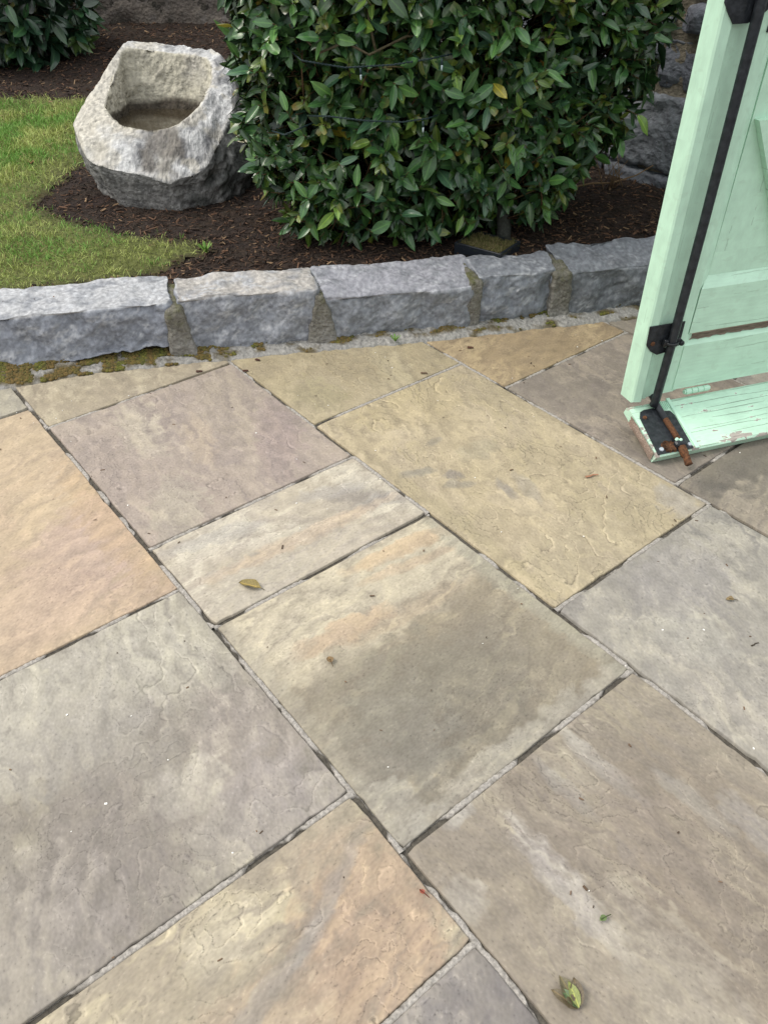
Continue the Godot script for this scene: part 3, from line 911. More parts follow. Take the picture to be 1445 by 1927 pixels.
		var g := Color(0.155, 0.315, 0.055).lerp(Color(0.38, 0.44, 0.13), clampf(0.40 + patch * 2.6 + rg.randf_range(-0.35, 0.35) + 0.30 * ssf(-3.3, -2.6, z) - 0.22 * ssf(-3.3, -4.2, z), 0.0, 1.0))
		if rg.randf() < 0.08:
			g = Color(0.30, 0.25, 0.11)
		cols.append(g * rg.randf_range(0.75, 1.15))
	many("grass", bm, where, cols, lawn)
	# small weeds one can point to
	weed("tuft_of_grass", "small bright tuft of grass in bark at the lawn's ragged tip", Vector3(-0.632, 0.178, -2.69), 0.045, 12, 3)
	weed("seedling", "tiny green seedling in the mortar at the foot of the sloping kerb block", Vector3(0.035, 0.012, -2.352), 0.028, 9, 4)


func weed(called: String, label: String, at: Vector3, h: float, n: int, seed_: int) -> void:
	var rg := RandomNumberGenerator.new()
	rg.seed = seed_
	var t := thing(called, label, "weed", at)
	var m := plain_mat("weed leaf %d" % seed_, Color(0.12, 0.24, 0.04), 0.5)
	for k in n:
		var b := Mb.new()
		var a := rg.randf() * TAU
		var d := Vector3(cos(a), 0, sin(a))
		var s := Vector3(-d.z, 0, d.x) * h * 0.09
		var out := rg.randf_range(0.3, 0.9)
		for e in [[0.0, 0.4], [0.4, 1.0], [0.75, 0.8], [1.0, 0.05]]:
			var q: Vector3 = d * h * out * e[0] + Vector3.UP * h * (e[0] - 0.45 * out * e[0] * e[0])
			b.p(q - s * e[1])
			b.p(q + s * e[1])
		b.grid(0, 2, 4)
		part("blade", b.mesh(m, true, false), t)


# ------------------------------------------------------------------ hollowed boulder
func ring_at(c: Array, n: int) -> PackedVector3Array:
	var out := PackedVector3Array()
	var m := c.size()
	for i in n:
		var f := float(i) / n * m
		var k := int(f)
		var a: Vector3 = c[k % m]
		out.append(a.cubic_interpolate(c[(k + 1) % m], c[(k - 1 + m) % m], c[(k + 2) % m], f - k))
	return out


func build_trough() -> void:
	var o := [Vector3(-0.866, 0.308, -3.100), Vector3(-0.717, 0.319, -3.130), Vector3(-0.661, 0.383, -3.250), Vector3(-0.614, 0.469, -3.420), Vector3(-0.614, 0.523, -3.580), Vector3(-0.669, 0.594, -3.760), Vector3(-0.875, 0.610, -3.900), Vector3(-1.102, 0.635, -3.900), Vector3(-1.164, 0.595, -3.740), Vector3(-1.240, 0.487, -3.550), Vector3(-1.262, 0.427, -3.380), Vector3(-1.170, 0.346, -3.195)]
	var ii := [Vector3(-0.887, 0.437, -3.270), Vector3(-0.790, 0.461, -3.300), Vector3(-0.723, 0.509, -3.430), Vector3(-0.723, 0.525, -3.535), Vector3(-0.718, 0.563, -3.630), Vector3(-0.762, 0.598, -3.750), Vector3(-0.905, 0.604, -3.820), Vector3(-1.105, 0.622, -3.800), Vector3(-1.122, 0.573, -3.680), Vector3(-1.136, 0.504, -3.520), Vector3(-1.114, 0.471, -3.400), Vector3(-1.022, 0.443, -3.300)]
	var base := []
	var low := []
	var belly := []
	var wat := []
	var flo := []
	var cen := Vector3(-0.885, 0.0, -3.5)
	for k in 12:
		var a := TAU * k / 12.0
		var d := Vector3(sin(a), 0, cos(a))
		base.append(cen + Vector3(d.x * 0.29, 0.12, d.z * 0.345))
		low.append(cen + Vector3(d.x * 0.325, 0.19, d.z * 0.372))
		var ok: Vector3 = o[k]
		belly.append(cen + Vector3(d.x * 0.362, minf(0.27, ok.y - 0.03), d.z * 0.395))
		var q: Vector3 = ii[k]
		wat.append(Vector3(lerpf(q.x, -0.9, 0.04), 0.395, lerpf(q.z, -3.55, 0.05 if q.z > -3.6 else 0.26)))
		flo.append(Vector3(lerpf(q.x, -0.9, 0.25), 0.33, lerpf(q.z, -3.55, 0.22)))
	var mid := []
	for k in 12:
		mid.append(((o[k] + ii[k]) as Vector3) * 0.5 + Vector3(0, 0.012, 0))
	var seq := [base, low, belly, o, mid, ii, wat, flo]
	var steps := [4, 8, 22, 12, 12, 18, 6]
	var n := 340
	var mb := Mb.new()
	var n1 := noise(701, 4.5, 3)
	var n2 := noise(702, 19.0, 5)
	var c2 := noise(706, 38.0, 4)
	var n3 := noise(704, 8.0, 4)
	n3.fractal_type = FastNoiseLite.FRACTAL_RIDGED
	var nf := FastNoiseLite.new()
	nf.seed = 703
	nf.noise_type = FastNoiseLite.TYPE_CELLULAR
	nf.cellular_return_type = FastNoiseLite.RETURN_DISTANCE
	nf.frequency = 7.5
	nf.fractal_type = FastNoiseLite.FRACTAL_NONE
	nf.domain_warp_enabled = true
	nf.domain_warp_amplitude = 0.08
	nf.domain_warp_frequency = 5.0
	var c1 := noise(705, 9.0, 4)
	var rows := 0
	var rg := RandomNumberGenerator.new()
	rg.seed = 709
	var hub := Vector3(-0.885, 0.33, -3.5)
	var planes := []
	for k in 46:
		var an := rg.randf() * TAU
		var pn := Vector3(sin(an), rg.randf_range(-0.35, 0.9), cos(an)).normalized()
		var far := 0.0
		for list in [o, belly, mid]:
			for q in list:
				far = maxf(far, pn.dot(q - hub))
		planes.append([pn, far - rg.randf_range(0.0, 0.014)])
	for s in seq.size() - 1:
		var r0 := ring_at(seq[s], n)
		var r1 := ring_at(seq[s + 1], n)
		for j in int(steps[s]):
			var t: float = float(j) / steps[s]
			rows += 1
			for i in n:
				var p := r0[i].lerp(r1[i], t)
				var out := Vector3(p.x - cen.x, 0, p.z - cen.z).normalized()
				var dir := out
				var amp := 1.0
				if s == 3 or s == 4:
					dir = (Vector3.UP + out * 0.4).normalized()
					amp = 0.55
				elif s >= 5:
					dir = -out
					amp = 0.45
				var e := n1.get_noise_3dv(p) * 0.024 + n2.get_noise_3dv(p) * 0.010 - (nf.get_noise_3dv(p) + 0.45) * 0.030 + (n3.get_noise_3dv(p) - 0.3) * 0.020 + c2.get_noise_3dv(p) * 0.004
				if s == 2 and t > 0.6:
					e *= 1.0 - (t - 0.6) * 1.4
				var q := p + dir * e * amp
				if s <= 4:
					for pl in planes:
						var over: float = (pl[0] as Vector3).dot(q - hub) - float(pl[1])
						if over > 0.0:
							q -= (pl[0] as Vector3) * over * 0.85
				var m := c1.get_noise_3dv(p)
				var g := c2.get_noise_3dv(p)
				var col := Color(0.215, 0.215, 0.21)
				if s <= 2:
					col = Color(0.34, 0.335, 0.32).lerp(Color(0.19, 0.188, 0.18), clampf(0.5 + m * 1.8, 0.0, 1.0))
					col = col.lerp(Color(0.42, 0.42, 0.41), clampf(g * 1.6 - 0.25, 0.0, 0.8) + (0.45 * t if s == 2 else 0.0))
					col = col.lerp(Color(0.10, 0.108, 0.10), ssf(0.25, 0.85, out.x + m * 0.8) * 0.8)  # right flank: its shade away from the light is mixed into the colour
				elif s <= 4:
					col = Color(0.655, 0.665, 0.665).lerp(Color(0.25, 0.255, 0.265), clampf(0.40 + m * 2.8 + g * 1.2, 0.0, 1.0))
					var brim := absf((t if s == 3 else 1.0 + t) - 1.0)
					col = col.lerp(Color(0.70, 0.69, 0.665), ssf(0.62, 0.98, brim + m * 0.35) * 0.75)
					col = col.lerp(Color(0.66, 0.615, 0.50), clampf(c1.get_noise_3dv(p * 0.8 + Vector3(4, 2, 0)) * 3.0 - 0.3, 0.0, 0.45))
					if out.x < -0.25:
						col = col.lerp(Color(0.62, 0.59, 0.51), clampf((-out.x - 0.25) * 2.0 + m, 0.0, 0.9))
					if out.z > 0.75:
						var dx := (p.x + 0.86) / 0.075
						col = col.lerp(Color(0.20, 0.185, 0.165), clampf(1.2 - dx * dx + m * 1.5, 0.0, 0.85) * ssf(0.0, 0.3, t if s == 3 else 1.0 - t + 0.3))
				elif s == 5:
					col = Color(0.74, 0.705, 0.57).lerp(Color(0.50, 0.475, 0.385), clampf(0.5 + m * 1.5 + g * 1.2, 0.0, 1.0))
					col = col.lerp(Color(0.62, 0.60, 0.55), clampf(out.x * 0.7 + m, 0.0, 0.8) * (1.0 - t))
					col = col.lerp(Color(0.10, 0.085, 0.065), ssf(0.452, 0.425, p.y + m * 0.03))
				else:
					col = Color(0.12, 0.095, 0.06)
				col = col * (1.06 + g * 0.5)
				col.a = 1.0
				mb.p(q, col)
	mb.grid(0, n, rows, true)
	var bot := mb.p(cen + Vector3(0, 0.12, 0))
	var top := mb.p(Vector3(-0.9, 0.33, -3.55), Color(0.12, 0.095, 0.06))
	var lastr := (rows - 1) * n
	for i in n:
		mb.tri(bot, (i + 1) % n, i)
		mb.tri(top, lastr + i, lastr + (i + 1) % n)
	var mat := rock_mat("granite", 111, 4.5, 0.9, 0.85)
	var t := thing("stone_trough", "rough boulder hollowed into a trough, holding rain water, in mulch by the lawn", "stone trough", Vector3(cen.x, 0.17, cen.z))
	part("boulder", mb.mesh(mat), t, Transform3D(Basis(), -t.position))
	# rain water in the hollow
	var wb := Mb.new()
	var ring := ring_at(wat, 96)
	var mid_i := wb.p(Vector3(-0.9, 0.402, -3.56))
	for p in ring:
		wb.p(Vector3(lerpf(p.x, -0.9, -0.06), 0.402, lerpf(p.z, -3.56, -0.06)))
	for i in 96:
		wb.tri(mid_i, 1 + i, 1 + (i + 1) % 96)
	var wm := plain_mat("water", Color(0.10, 0.08, 0.05), 0.03)
	wm.albedo_color.a = 0.35
	wm.transparency = BaseMaterial3D.TRANSPARENCY_ALPHA
	wm.metallic_specular = 0.5
	var water := single("rain_water", wb.mesh(wm, true, false), "still brown rain water lying in the hollow of the boulder", "water", Transform3D(), "", "structure")
	water.position = Vector3.ZERO


# ------------------------------------------------------------------ leaves
func leaf_mesh(wid: float, fold: float, curl: float, wave: float, cut: float, seed_: int, mat: Material, rows := 7) -> ArrayMesh:
	var rg := RandomNumberGenerator.new()
	rg.seed = seed_
	var mb := Mb.new()
	var ph := rg.randf() * TAU
	for j in rows + 1:
		var t := float(j) / rows
		var tt := t * cut
		var w := wid * pow(maxf(sin(PI * pow(tt, 0.9)), 0.0), 0.75) * (1.0 - 0.15 * tt)
		if j == 0:
			w = wid * 0.05
		var jag := rg.randf_range(-0.06, 0.04) if cut < 1.0 and j == rows else 0.0
		var y := tt + jag
		var z := -curl * tt * tt
		var zl := fold * w + wave * sin(tt * 11.0 + ph) * w
		var zr := fold * w + wave * sin(tt * 10.0 + ph + 2.0) * w
		mb.p(Vector3(-w, y + rg.randf_range(-0.02, 0.02), z + zl), Color.WHITE, Vector2(0.5 - 0.5 * w / wid, 1.0 - tt))
		mb.p(Vector3(-w * 0.5, y, z + zl * 0.42), Color.WHITE, Vector2(0.5 - 0.25 * w / wid, 1.0 - tt))
		mb.p(Vector3(0, y + 0.01, z), Color.WHITE, Vector2(0.5, 1.0 - tt))
		mb.p(Vector3(w * 0.5, y, z + zr * 0.42), Color.WHITE, Vector2(0.5 + 0.25 * w / wid, 1.0 - tt))
		mb.p(Vector3(w, y + rg.randf_range(-0.02, 0.02), z + zr), Color.WHITE, Vector2(0.5 + 0.5 * w / wid, 1.0 - tt))
	mb.grid(0, 5, rows + 1)
	# front side towards +z
	var a := mb.v[mb.ix[30]]
	if (mb.v[mb.ix[32]] - a).cross(mb.v[mb.ix[31]] - a).z < 0:
		mb.ix.reverse()
	var arr := []
	arr.resize(Mesh.ARRAY_MAX)
	arr[Mesh.ARRAY_VERTEX] = mb.v
	arr[Mesh.ARRAY_TEX_UV] = mb.uv
	arr[Mesh.ARRAY_INDEX] = mb.ix
	var st := SurfaceTool.new()
	st.create_from_arrays(arr)
	st.generate_normals()
	st.set_material(mat)
	return st.commit()


func leaf_texture(worn := false) -> ImageTexture:
	var W := 96
	var H := 192
	var im := Image.create(W, H, false, Image.FORMAT_RGB8)
	var n := noise(31, 0.05, 3)
	for y in H:
		for x in W:
			var u := (x + 0.5) / W - 0.5
			var v := (y + 0.5) / H
			var b := 0.48 + n.get_noise_2d(x, y) * 0.14
			var vein := absf(fposmod((v + absf(u) * 0.55) * 9.0, 1.0) - 0.5)
			b += 0.09 * ssf(0.12, 0.0, vein)
			var c := Color(b, b, b)
			c = c.lerp(Color(1.0, 0.92, 0.75), ssf(0.075, 0.02, absf(u)) * (0.45 + 0.55 * v))
			c = c.lerp(Color(0.9, 0.72, 0.5), ssf(0.44, 0.5, absf(u)) * 0.6)
			if worn:
				var k := ssf(0.50, 0.30, v + n.get_noise_2d(x * 1.5 + 200.0, y * 1.5) * 0.35)
				c = c.lerp(Color(1.0, 0.60, 0.62), k)
				c = c.lerp(Color(0.9, 0.35, 0.5), ssf(0.18, 0.06, absf(v + n.get_noise_2d(x * 1.5 + 200.0, y * 1.5) * 0.35 - 0.42)) * 0.5)
			im.set_pixel(x, y, c.linear_to_srgb())
	return ImageTexture.create_from_image(im)


func leaf_mat(called: String, col: Color, tex: Texture2D, vertex: bool) -> StandardMaterial3D:
	var m := plain_mat(called, Color(col.r * 2.0, col.g * 2.0, col.b * 2.0), 0.29, vertex)
	m.albedo_texture = tex
	m.metallic_specular = 0.52
	m.backlight_enabled = true
	m.backlight = Color(0.12, 0.2, 0.06)
	return m


func lobes(p: Vector3, ls: Array) -> float:
	# below 1 inside the hedge; 1 on its surface
	var f := 1e9
	for l in ls:
		var q: Vector3 = (p - l[0]) / l[1]
		var e: float = l[2]
		f = minf(f, pow(pow(absf(q.x), e) + pow(absf(q.y), e) + pow(absf(q.z), e), 1.0 / e))
	return f


func in_frame(p: Vector3, margin := 0.02) -> bool:
	var q := cam.transform.affine_inverse() * p
	if q.z > -0.2:
		return false
	var ty := tan(deg_to_rad(cam.fov) * 0.5)
	return absf(q.y / q.z) < ty * (1.0 + margin) and absf(q.x / q.z) < ty * 0.75 * (1.0 + margin)


func bush(root: Node3D, ls: Array, shoots: int, size: Vector2, seed_: int, pal: Array, tex: Texture2D, single_leaves: int, ground: float, dens_fn: Callable) -> void:
	var rg := RandomNumberGenerator.new()
	rg.seed = seed_
	var lo := Vector3.INF
	var hi := -Vector3.INF
	for l in ls:
		lo = lo.min(l[0] - l[1])
		hi = hi.max(l[0] + l[1])
	var got := 0
	var tries := 0
	var leaves := []            # [score, transform, colour index]
	var nz := noise(seed_ + 3, 5.0, 3)
	var stems := Mb.new()
	while got < shoots and tries < shoots * 60:
		tries += 1
		var p := Vector3(rg.randf_range(lo.x, hi.x), rg.randf_range(lo.y, hi.y), rg.randf_range(lo.z, hi.z))
		var bump := nz.get_noise_3dv(p) * 0.10
		var f := lobes(p, ls) + bump
		if f > 1.0 or f < 0.60:
			continue
		if f < 0.86 and rg.randf() < 0.35:
			continue
		if not dens_fn.call(p, rg.randf()):
			continue
		var eps := 0.01
		var nrm := Vector3(lobes(p + Vector3(eps, 0, 0), ls) - lobes(p - Vector3(eps, 0, 0), ls), lobes(p + Vector3(0, eps, 0), ls) - lobes(p - Vector3(0, eps, 0), ls), lobes(p + Vector3(0, 0, eps), ls) - lobes(p - Vector3(0, 0, eps), ls)).normalized()
		got += 1
		var axis := (nrm + Vector3(rg.randfn(0, 0.35), rg.randfn(0.18, 0.4), rg.randfn(0, 0.35))).normalized()
		var s1 := axis.cross(Vector3.UP if absf(axis.y) < 0.9 else Vector3.RIGHT).normalized()
		var s2 := axis.cross(s1)
		var n := rg.randi_range(4, 7)
		var a0 := rg.randf() * TAU
		var tone := rg.randf()
		var young := rg.randf() < 0.14
		for k in n:
			var a := a0 + k * 2.4
			var radial := s1 * cos(a) + s2 * sin(a)
			var open := rg.randf_range(0.6, 1.35) - 0.08 * k
			var d := (axis * cos(open) + radial * sin(open) + Vector3(0, -0.22, 0)).normalized()
			var face := (axis * 0.9 + Vector3.UP * 0.45 + Vector3(rg.randfn(0, 0.22), rg.randfn(0, 0.22), rg.randfn(0, 0.22)))
			face = (face - d * face.dot(d)).normalized()
			var L := rg.randf_range(size.x, size.y) * (0.75 if young else 1.0) * (1.25 if rg.randf() < 0.12 else 1.0)
			var at := p - axis * (0.012 * k)
			if at.y + d.y * L < ground or at.y < ground:
				continue
			var side := d.cross(face)
			var t := Transform3D(Basis(side * L, d * L, face * L), at)
			var ci := 0
			var r := rg.randf()
			if young:
				ci = 3 if r < 0.6 else 4
			else:
				ci = 0 if r < 0.34 + tone * 0.2 else 1 if r < 0.72 else 2 if r < 0.93 else 3 if r < 0.992 else 5
			var c := at + d * L * 0.5
			var view := (cam.position - c)
			var sc := absf(face.dot(view.normalized())) / view.length_squared() * L * L * (1.0 if in_frame(c, -0.02) else 0.0) * ssf(0.80, 1.0, f - bump + nrm.dot(view.normalized()) * 0.06)
			leaves.append([sc, t, ci])
		if f > 0.8:
			var tip := p + axis * 0.006
			stems.tube(PackedVector3Array([tip, p - axis * 0.05 + Vector3(0, -0.006, 0), p - axis * 0.13 - nrm * 0.03 + Vector3(0, -0.035, 0)]), 0.0016, 0.0032, 4, Color(0.085, 0.07, 0.03).lerp(Color(0.10, 0.055, 0.03), rg.randf()))
	leaves.sort_custom(func(x, y): return x[0] > y[0])
	var shapes := []
	for k in 9:
		shapes.append([[0.17, 0.20, 0.23, 0.19, 0.25, 0.21, 0.21, 0.18, 0.24][k], [0.15, 0.30, 0.2, 0.55, 0.1, 0.25, 0.4, 0.2, 0.3][k], [0.05, 0.14, 0.22, 0.10, 0.02, 0.15, 0.32, -0.12, 0.12][k], 0.05 + 0.06 * (k % 3), [1.0, 1.0, 1.0, 1.0, 1.0, 0.62, 1.0, 1.0, 0.78][k], seed_ + 60 + k])
	var by_shape := []
	var by_cols := []
	var solo := {}
	for k in 9:
		by_shape.append([])
		by_cols.append(PackedColorArray())
	for i in leaves.size():
		var e: Array = leaves[i]
		var sh := rg.randi_range(0, 8)
		if (sh == 5 or sh == 8) and rg.randf() < 0.5:
			sh = 2
		var t: Transform3D = e[1]
		t.origin -= root.position
		if i < single_leaves:
			var key := sh * 10 + int(e[2])
			if not solo.has(key):
				var g: Array = shapes[sh]
				solo[key] = leaf_mesh(g[0], g[1], g[2], g[3], g[4], g[5], leaf_mat("leaf tone %d" % e[2], pal[e[2]], tex, false))
			part("leaf", solo[key], root, t)
		else:
			by_shape[sh].append(t)
			var c: Color = pal[e[2]]
			var f := rg.randf_range(0.75, 1.25)
			by_cols[sh].append(Color(c.r * f, c.g * f, c.b * f * rg.randf_range(0.8, 1.2)))
	var lm := leaf_mat("foliage", Color(0.5, 0.5, 0.5), tex, true)
	var worn_tex := leaf_texture(true)
	var lw := leaf_mat("worn foliage", Color(0.5, 0.5, 0.5), worn_tex, true)
	for k in 9:
		if by_shape[k].size():
			var g: Array = shapes[k]
			many("foliage", leaf_mesh(g[0], g[1], g[2], g[3], g[4], g[5], lw if k == 5 or k == 8 else lm, 5), by_shape[k], by_cols[k], root)
	if stems.v.size():
		var so := part("twigs", stems.mesh(plain_mat("twig bark", Color.WHITE, 0.8, true)), root, Transform3D(Basis(), -root.position))
		so.set_meta("kind", "stuff")


func build_hedge() -> void:
	var tex := leaf_texture()
	var pal := [Color(0.050, 0.130, 0.042), Color(0.082, 0.190, 0.052), Color(0.054, 0.124, 0.066), Color(0.15, 0.26, 0.05), Color(0.22, 0.30, 0.055), Color(0.26, 0.24, 0.035)]
	var root := thing("laurel_hedge", "clipped evergreen laurel hedge with glossy dark leaves behind the kerb wall", "hedge", Vector3(0.2, 0.17, -3.1))
	var ls := [[Vector3(0.072, 0.83, -3.08), Vector3(0.59, 0.66, 0.44), 3.2], [Vector3(0.62, 0.88, -3.20), Vector3(0.38, 0.52, 0.31), 2.4], [Vector3(0.50, 0.50, -2.98), Vector3(0.26, 0.25, 0.22), 2.2], [Vector3(-0.10, 0.39, -2.86), Vector3(0.29, 0.24, 0.23), 2.4], [Vector3(0.17, 0.44, -2.88), Vector3(0.27, 0.26, 0.21), 2.4], [Vector3(0.42, 0.40, -2.88), Vector3(0.22, 0.17, 0.17), 2.2]]
	bush(root, ls, 5600, Vector2(0.042, 0.080), 21, pal, tex, 300, 0.18, func(_p, _r): return true)
	var bark := rock_mat("bark", 131, 8.0, 0.5, 0.9)
	var rg := RandomNumberGenerator.new()
	rg.seed = 8
	for q in [[Vector3(0.435, 0.16, -2.80), Vector3(0.40, 0.62, -2.98), 0.027], [Vector3(0.02, 0.16, -3.0), Vector3(-0.1, 0.75, -3.05), 0.024], [Vector3(0.2, 0.16, -3.1), Vector3(0.25, 0.9, -3.1), 0.022], [Vector3(0.62, 0.16, -3.15), Vector3(0.7, 0.8, -3.2), 0.02]]:
		var mb := Mb.new()
		var path := PackedVector3Array()
		for k in 9:
			var f := k / 8.0
			path.append((q[0] as Vector3).lerp(q[1], f) + Vector3(rg.randfn(0, 0.006), 0, rg.randfn(0, 0.006)) - root.position)
		mb.tube(path, q[2], float(q[2]) * 0.6, 10, Color(0.085, 0.09, 0.075))
		part("stem", mb.mesh(bark), root)
	# bare woody shoots that show through the face
	for q in [[Vector3(-0.12, 0.83, -2.66), Vector3(-0.05, 0.80, -2.64), Vector3(0.06, 0.845, -2.66), Vector3(0.13, 0.84, -2.70)], [Vector3(-0.12, 0.83, -2.66), Vector3(-0.2, 0.80, -2.665), Vector3(-0.25, 0.84, -2.69), Vector3(-0.28, 0.9, -2.74)], [Vector3(-0.03, 0.81, -2.645), Vector3(-0.05, 0.88, -2.66), Vector3(-0.06, 0.97, -2.68), Vector3(-0.07, 1.05, -2.7)]]:
		var mb := Mb.new()
		var path := PackedVector3Array()
		for k in 4:
			path.append(q[k] - root.position)
		mb.tube(path, 0.0045, 0.003, 6, Color(0.12, 0.10, 0.055))
		part("branch", mb.mesh(bark), root)
	# shrub at the far left, in front of the back wall
	var sh := thing("laurel_shrub", "dark laurel shrub at the back of the lawn, left of the boulder", "shrub", Vector3(-2.35, 0.2, -5.6))
	bush(sh, [[Vector3(-2.45, 0.62, -5.65), Vector3(0.62, 0.46, 0.45), 2.4]], 700, Vector2(0.09, 0.15), 33, [Color(0.022, 0.060, 0.030), Color(0.028, 0.075, 0.030), Color(0.026, 0.062, 0.036), Color(0.06, 0.11, 0.03), Color(0.07, 0.13, 0.035), Color(0.12, 0.12, 0.05)], tex, 120, 0.24, func(_p, _r): return true)
	var sm := Mb.new()
	sm.tube(PackedVector3Array([Vector3(-0.1, 0, 0), Vector3(-0.1, 0.2, 0.02), Vector3(-0.12, 0.5, 0)]), 0.03, 0.02, 8, Color(0.08, 0.07, 0.05))
	part("stem", sm.mesh(bark), sh)


func build_lights_string() -> void:
	var t := thing("fairy_lights", "dark green fairy light cable wound round the laurel hedge, unlit", "fairy lights", Vector3(-0.05, 0.6, -2.62))
	var cable := plain_mat("cable", Color(0.012, 0.028, 0.032), 0.45)
	var clear := plain_mat("bulb", Color(0.35, 0.42, 0.45), 0.12)
	var runs := [[Vector3(-0.30, 0.81, -2.70), Vector3(-0.25, 0.787, -2.625), Vector3(-0.12, 0.772, -2.608), Vector3(0.02, 0.78, -2.606), Vector3(0.13, 0.795, -2.612), Vector3(0.2, 0.80, -2.66)], [Vector3(-0.25, 0.62, -2.70), Vector3(-0.18, 0.642, -2.60), Vector3(-0.06, 0.632, -2.59), Vector3(0.05, 0.626, -2.60), Vector3(0.13, 0.632, -2.62), Vector3(0.17, 0.63, -2.68)], [Vector3(-0.37, 0.565, -2.74), Vector3(-0.32, 0.575, -2.655), Vector3(-0.27, 0.595, -2.65), Vector3(-0.22, 0.60, -2.72)]]
	for r in runs:
		var cv := Curve3D.new()
		for k in r.size():
			var tan: Vector3 = (r[mini(k + 1, r.size() - 1)] - r[maxi(k - 1, 0)]) * 0.17
			cv.add_point(r[k] - t.position, -tan, tan)
		var mb := Mb.new()
		for tw in 2:
			var path := PackedVector3Array()
			var len := cv.get_baked_length()
			var n := int(len / 0.006)
			for k in n + 1:
				var s := len * k / n
				var a := s * 260.0 + PI * tw
				path.append(cv.sample_baked(s) + Vector3(0, cos(a), sin(a)) * 0.0017)
			mb.tube(path, 0.0016, 0.0016, 5)
		part("cable", mb.mesh(cable), t)
	for q in [Vector3(-0.075, 0.772, -2.604), Vector3(0.165, 0.795, -2.62), Vector3(0.115, 0.628, -2.605)]:
		var mb := Mb.new()
		mb.tube(PackedVector3Array([Vector3.ZERO, Vector3(0.001, -0.017, 0.003)]), 0.0035, 0.0035, 8)
		var h := part("bulb_holder", mb.mesh(cable), t, Transform3D(Basis(), q - t.position))
		var b := Mb.new()
		b.tube(PackedVector3Array([Vector3(0.001, -0.016, 0.003), Vector3(0.001, -0.028, 0.005), Vector3(0.001, -0.031, 0.005)]), 0.0032, 0.0018, 8)
		part("bulb", b.mesh(clear), h)


# ------------------------------------------------------------------ garden walls
func rubble(called: String, label: String, a: Vector3, b: Vector3, h: float, courses: Array, cell: float, seed_: int, cols: Array, mortar: Color, mat: Material) -> void:
	var wall := thing(called, label, "stone wall", Vector3((a.x + b.x) * 0.5, 0.0, (a.z + b.z) * 0.5))
	var inv := Transform3D(Basis(), -wall.position)
	var d := (b - a).normalized()
	var n := Vector3(-d.z, 0, d.x)
	if n.dot(-a) < 0:
		n = -n
	var len := a.distance_to(b)
	var rg := RandomNumberGenerator.new()
	rg.seed = seed_
	var y := 0.06
	var at := func(s: float, yy: float, o: float) -> Vector3: return a + d * s + n * o + Vector3(0, yy, 0)
	for ci in courses.size():
		var ch: float = courses[ci]
		var s := -rg.randf_range(0.0, 0.25)
		while s < len:
			var w := ch * rg.randf_range(1.1, 2.6)
			var j := 0.006
			var c: Color = cols[rg.randi() % cols.size()]
			var cs := []
			var dy := rg.randf_range(-0.02, 0.02)
			for z in [-0.22, rg.randf_range(-0.012, 0.02)]:
				for yy in [y + j + rg.randf_range(-0.008, 0.012), y + ch - j + rg.randf_range(-0.015, 0.008)]:
					for x in [s + j + rg.randf_range(-0.01, 0.015), s + w - j - rg.randf_range(-0.01, 0.015)]:
						cs.append(at.call(x, yy + dy * (x - s) / w, z))
			part("stone", rock(cs, cell, minf(0.03, ch * 0.18), [0.03, 0.010, 0.016], seed_ + rg.randi() % 5000, kerb_tone(seed_ + rg.randi() % 5000, c, c * 1.15, 0.12), mat, 14, 0.035), wall, inv)
			s += w
		y += ch
	var core := [at.call(-0.2, 0.0, -0.25), at.call(len + 0.2, 0.0, -0.25), at.call(-0.2, y, -0.25), at.call(len + 0.2, y, -0.25), at.call(-0.2, 0.0, -0.024), at.call(len + 0.2, 0.0, -0.024), at.call(-0.2, y, -0.024), at.call(len + 0.2, y, -0.024)]
	var mn := noise(seed_ + 9, 12.0, 4)
	part("mortar", rock(core, 0.02, 0.01, [0.01, 0.014, 0.012], seed_ + 4, func(p: Vector3, _n: Vector3, _d: Vector3) -> Color:
		var k := mortar * (1.0 + mn.get_noise_3dv(p) * 0.7)
		k.a = 1.0
		return k, mats["old wall mortar"]), wall, inv)


func build_walls() -> void:
	var mat := rock_mat("dark limestone", 141, 4.0, 1.0, 0.75)
	rubble("side_wall", "dark blue grey rubble stone wall behind the hedge's right end", Vector3(1.62, 0, -2.92), Vector3(0.55, 0, -4.15), 1.5, [0.17, 0.30, 0.20, 0.12, 0.24, 0.22, 0.26, 0.2], 0.016, 31, [Color(0.24, 0.26, 0.30), Color(0.21, 0.225, 0.265), Color(0.28, 0.30, 0.33)], Color(0.28, 0.245, 0.19), mat)
	rubble("back_wall", "brown grey stone wall closing the garden at the back left", Vector3(-4.4, 0, -6.45), Vector3(0.5, 0, -6.6), 1.4, [0.85, 0.36, 0.34], 0.03, 57, [Color(0.215, 0.185, 0.155), Color(0.19, 0.17, 0.145), Color(0.23, 0.20, 0.17)], Color(0.10, 0.09, 0.075), mat)


# ------------------------------------------------------------------ door
var paint_img := []
var paint_hgt := []


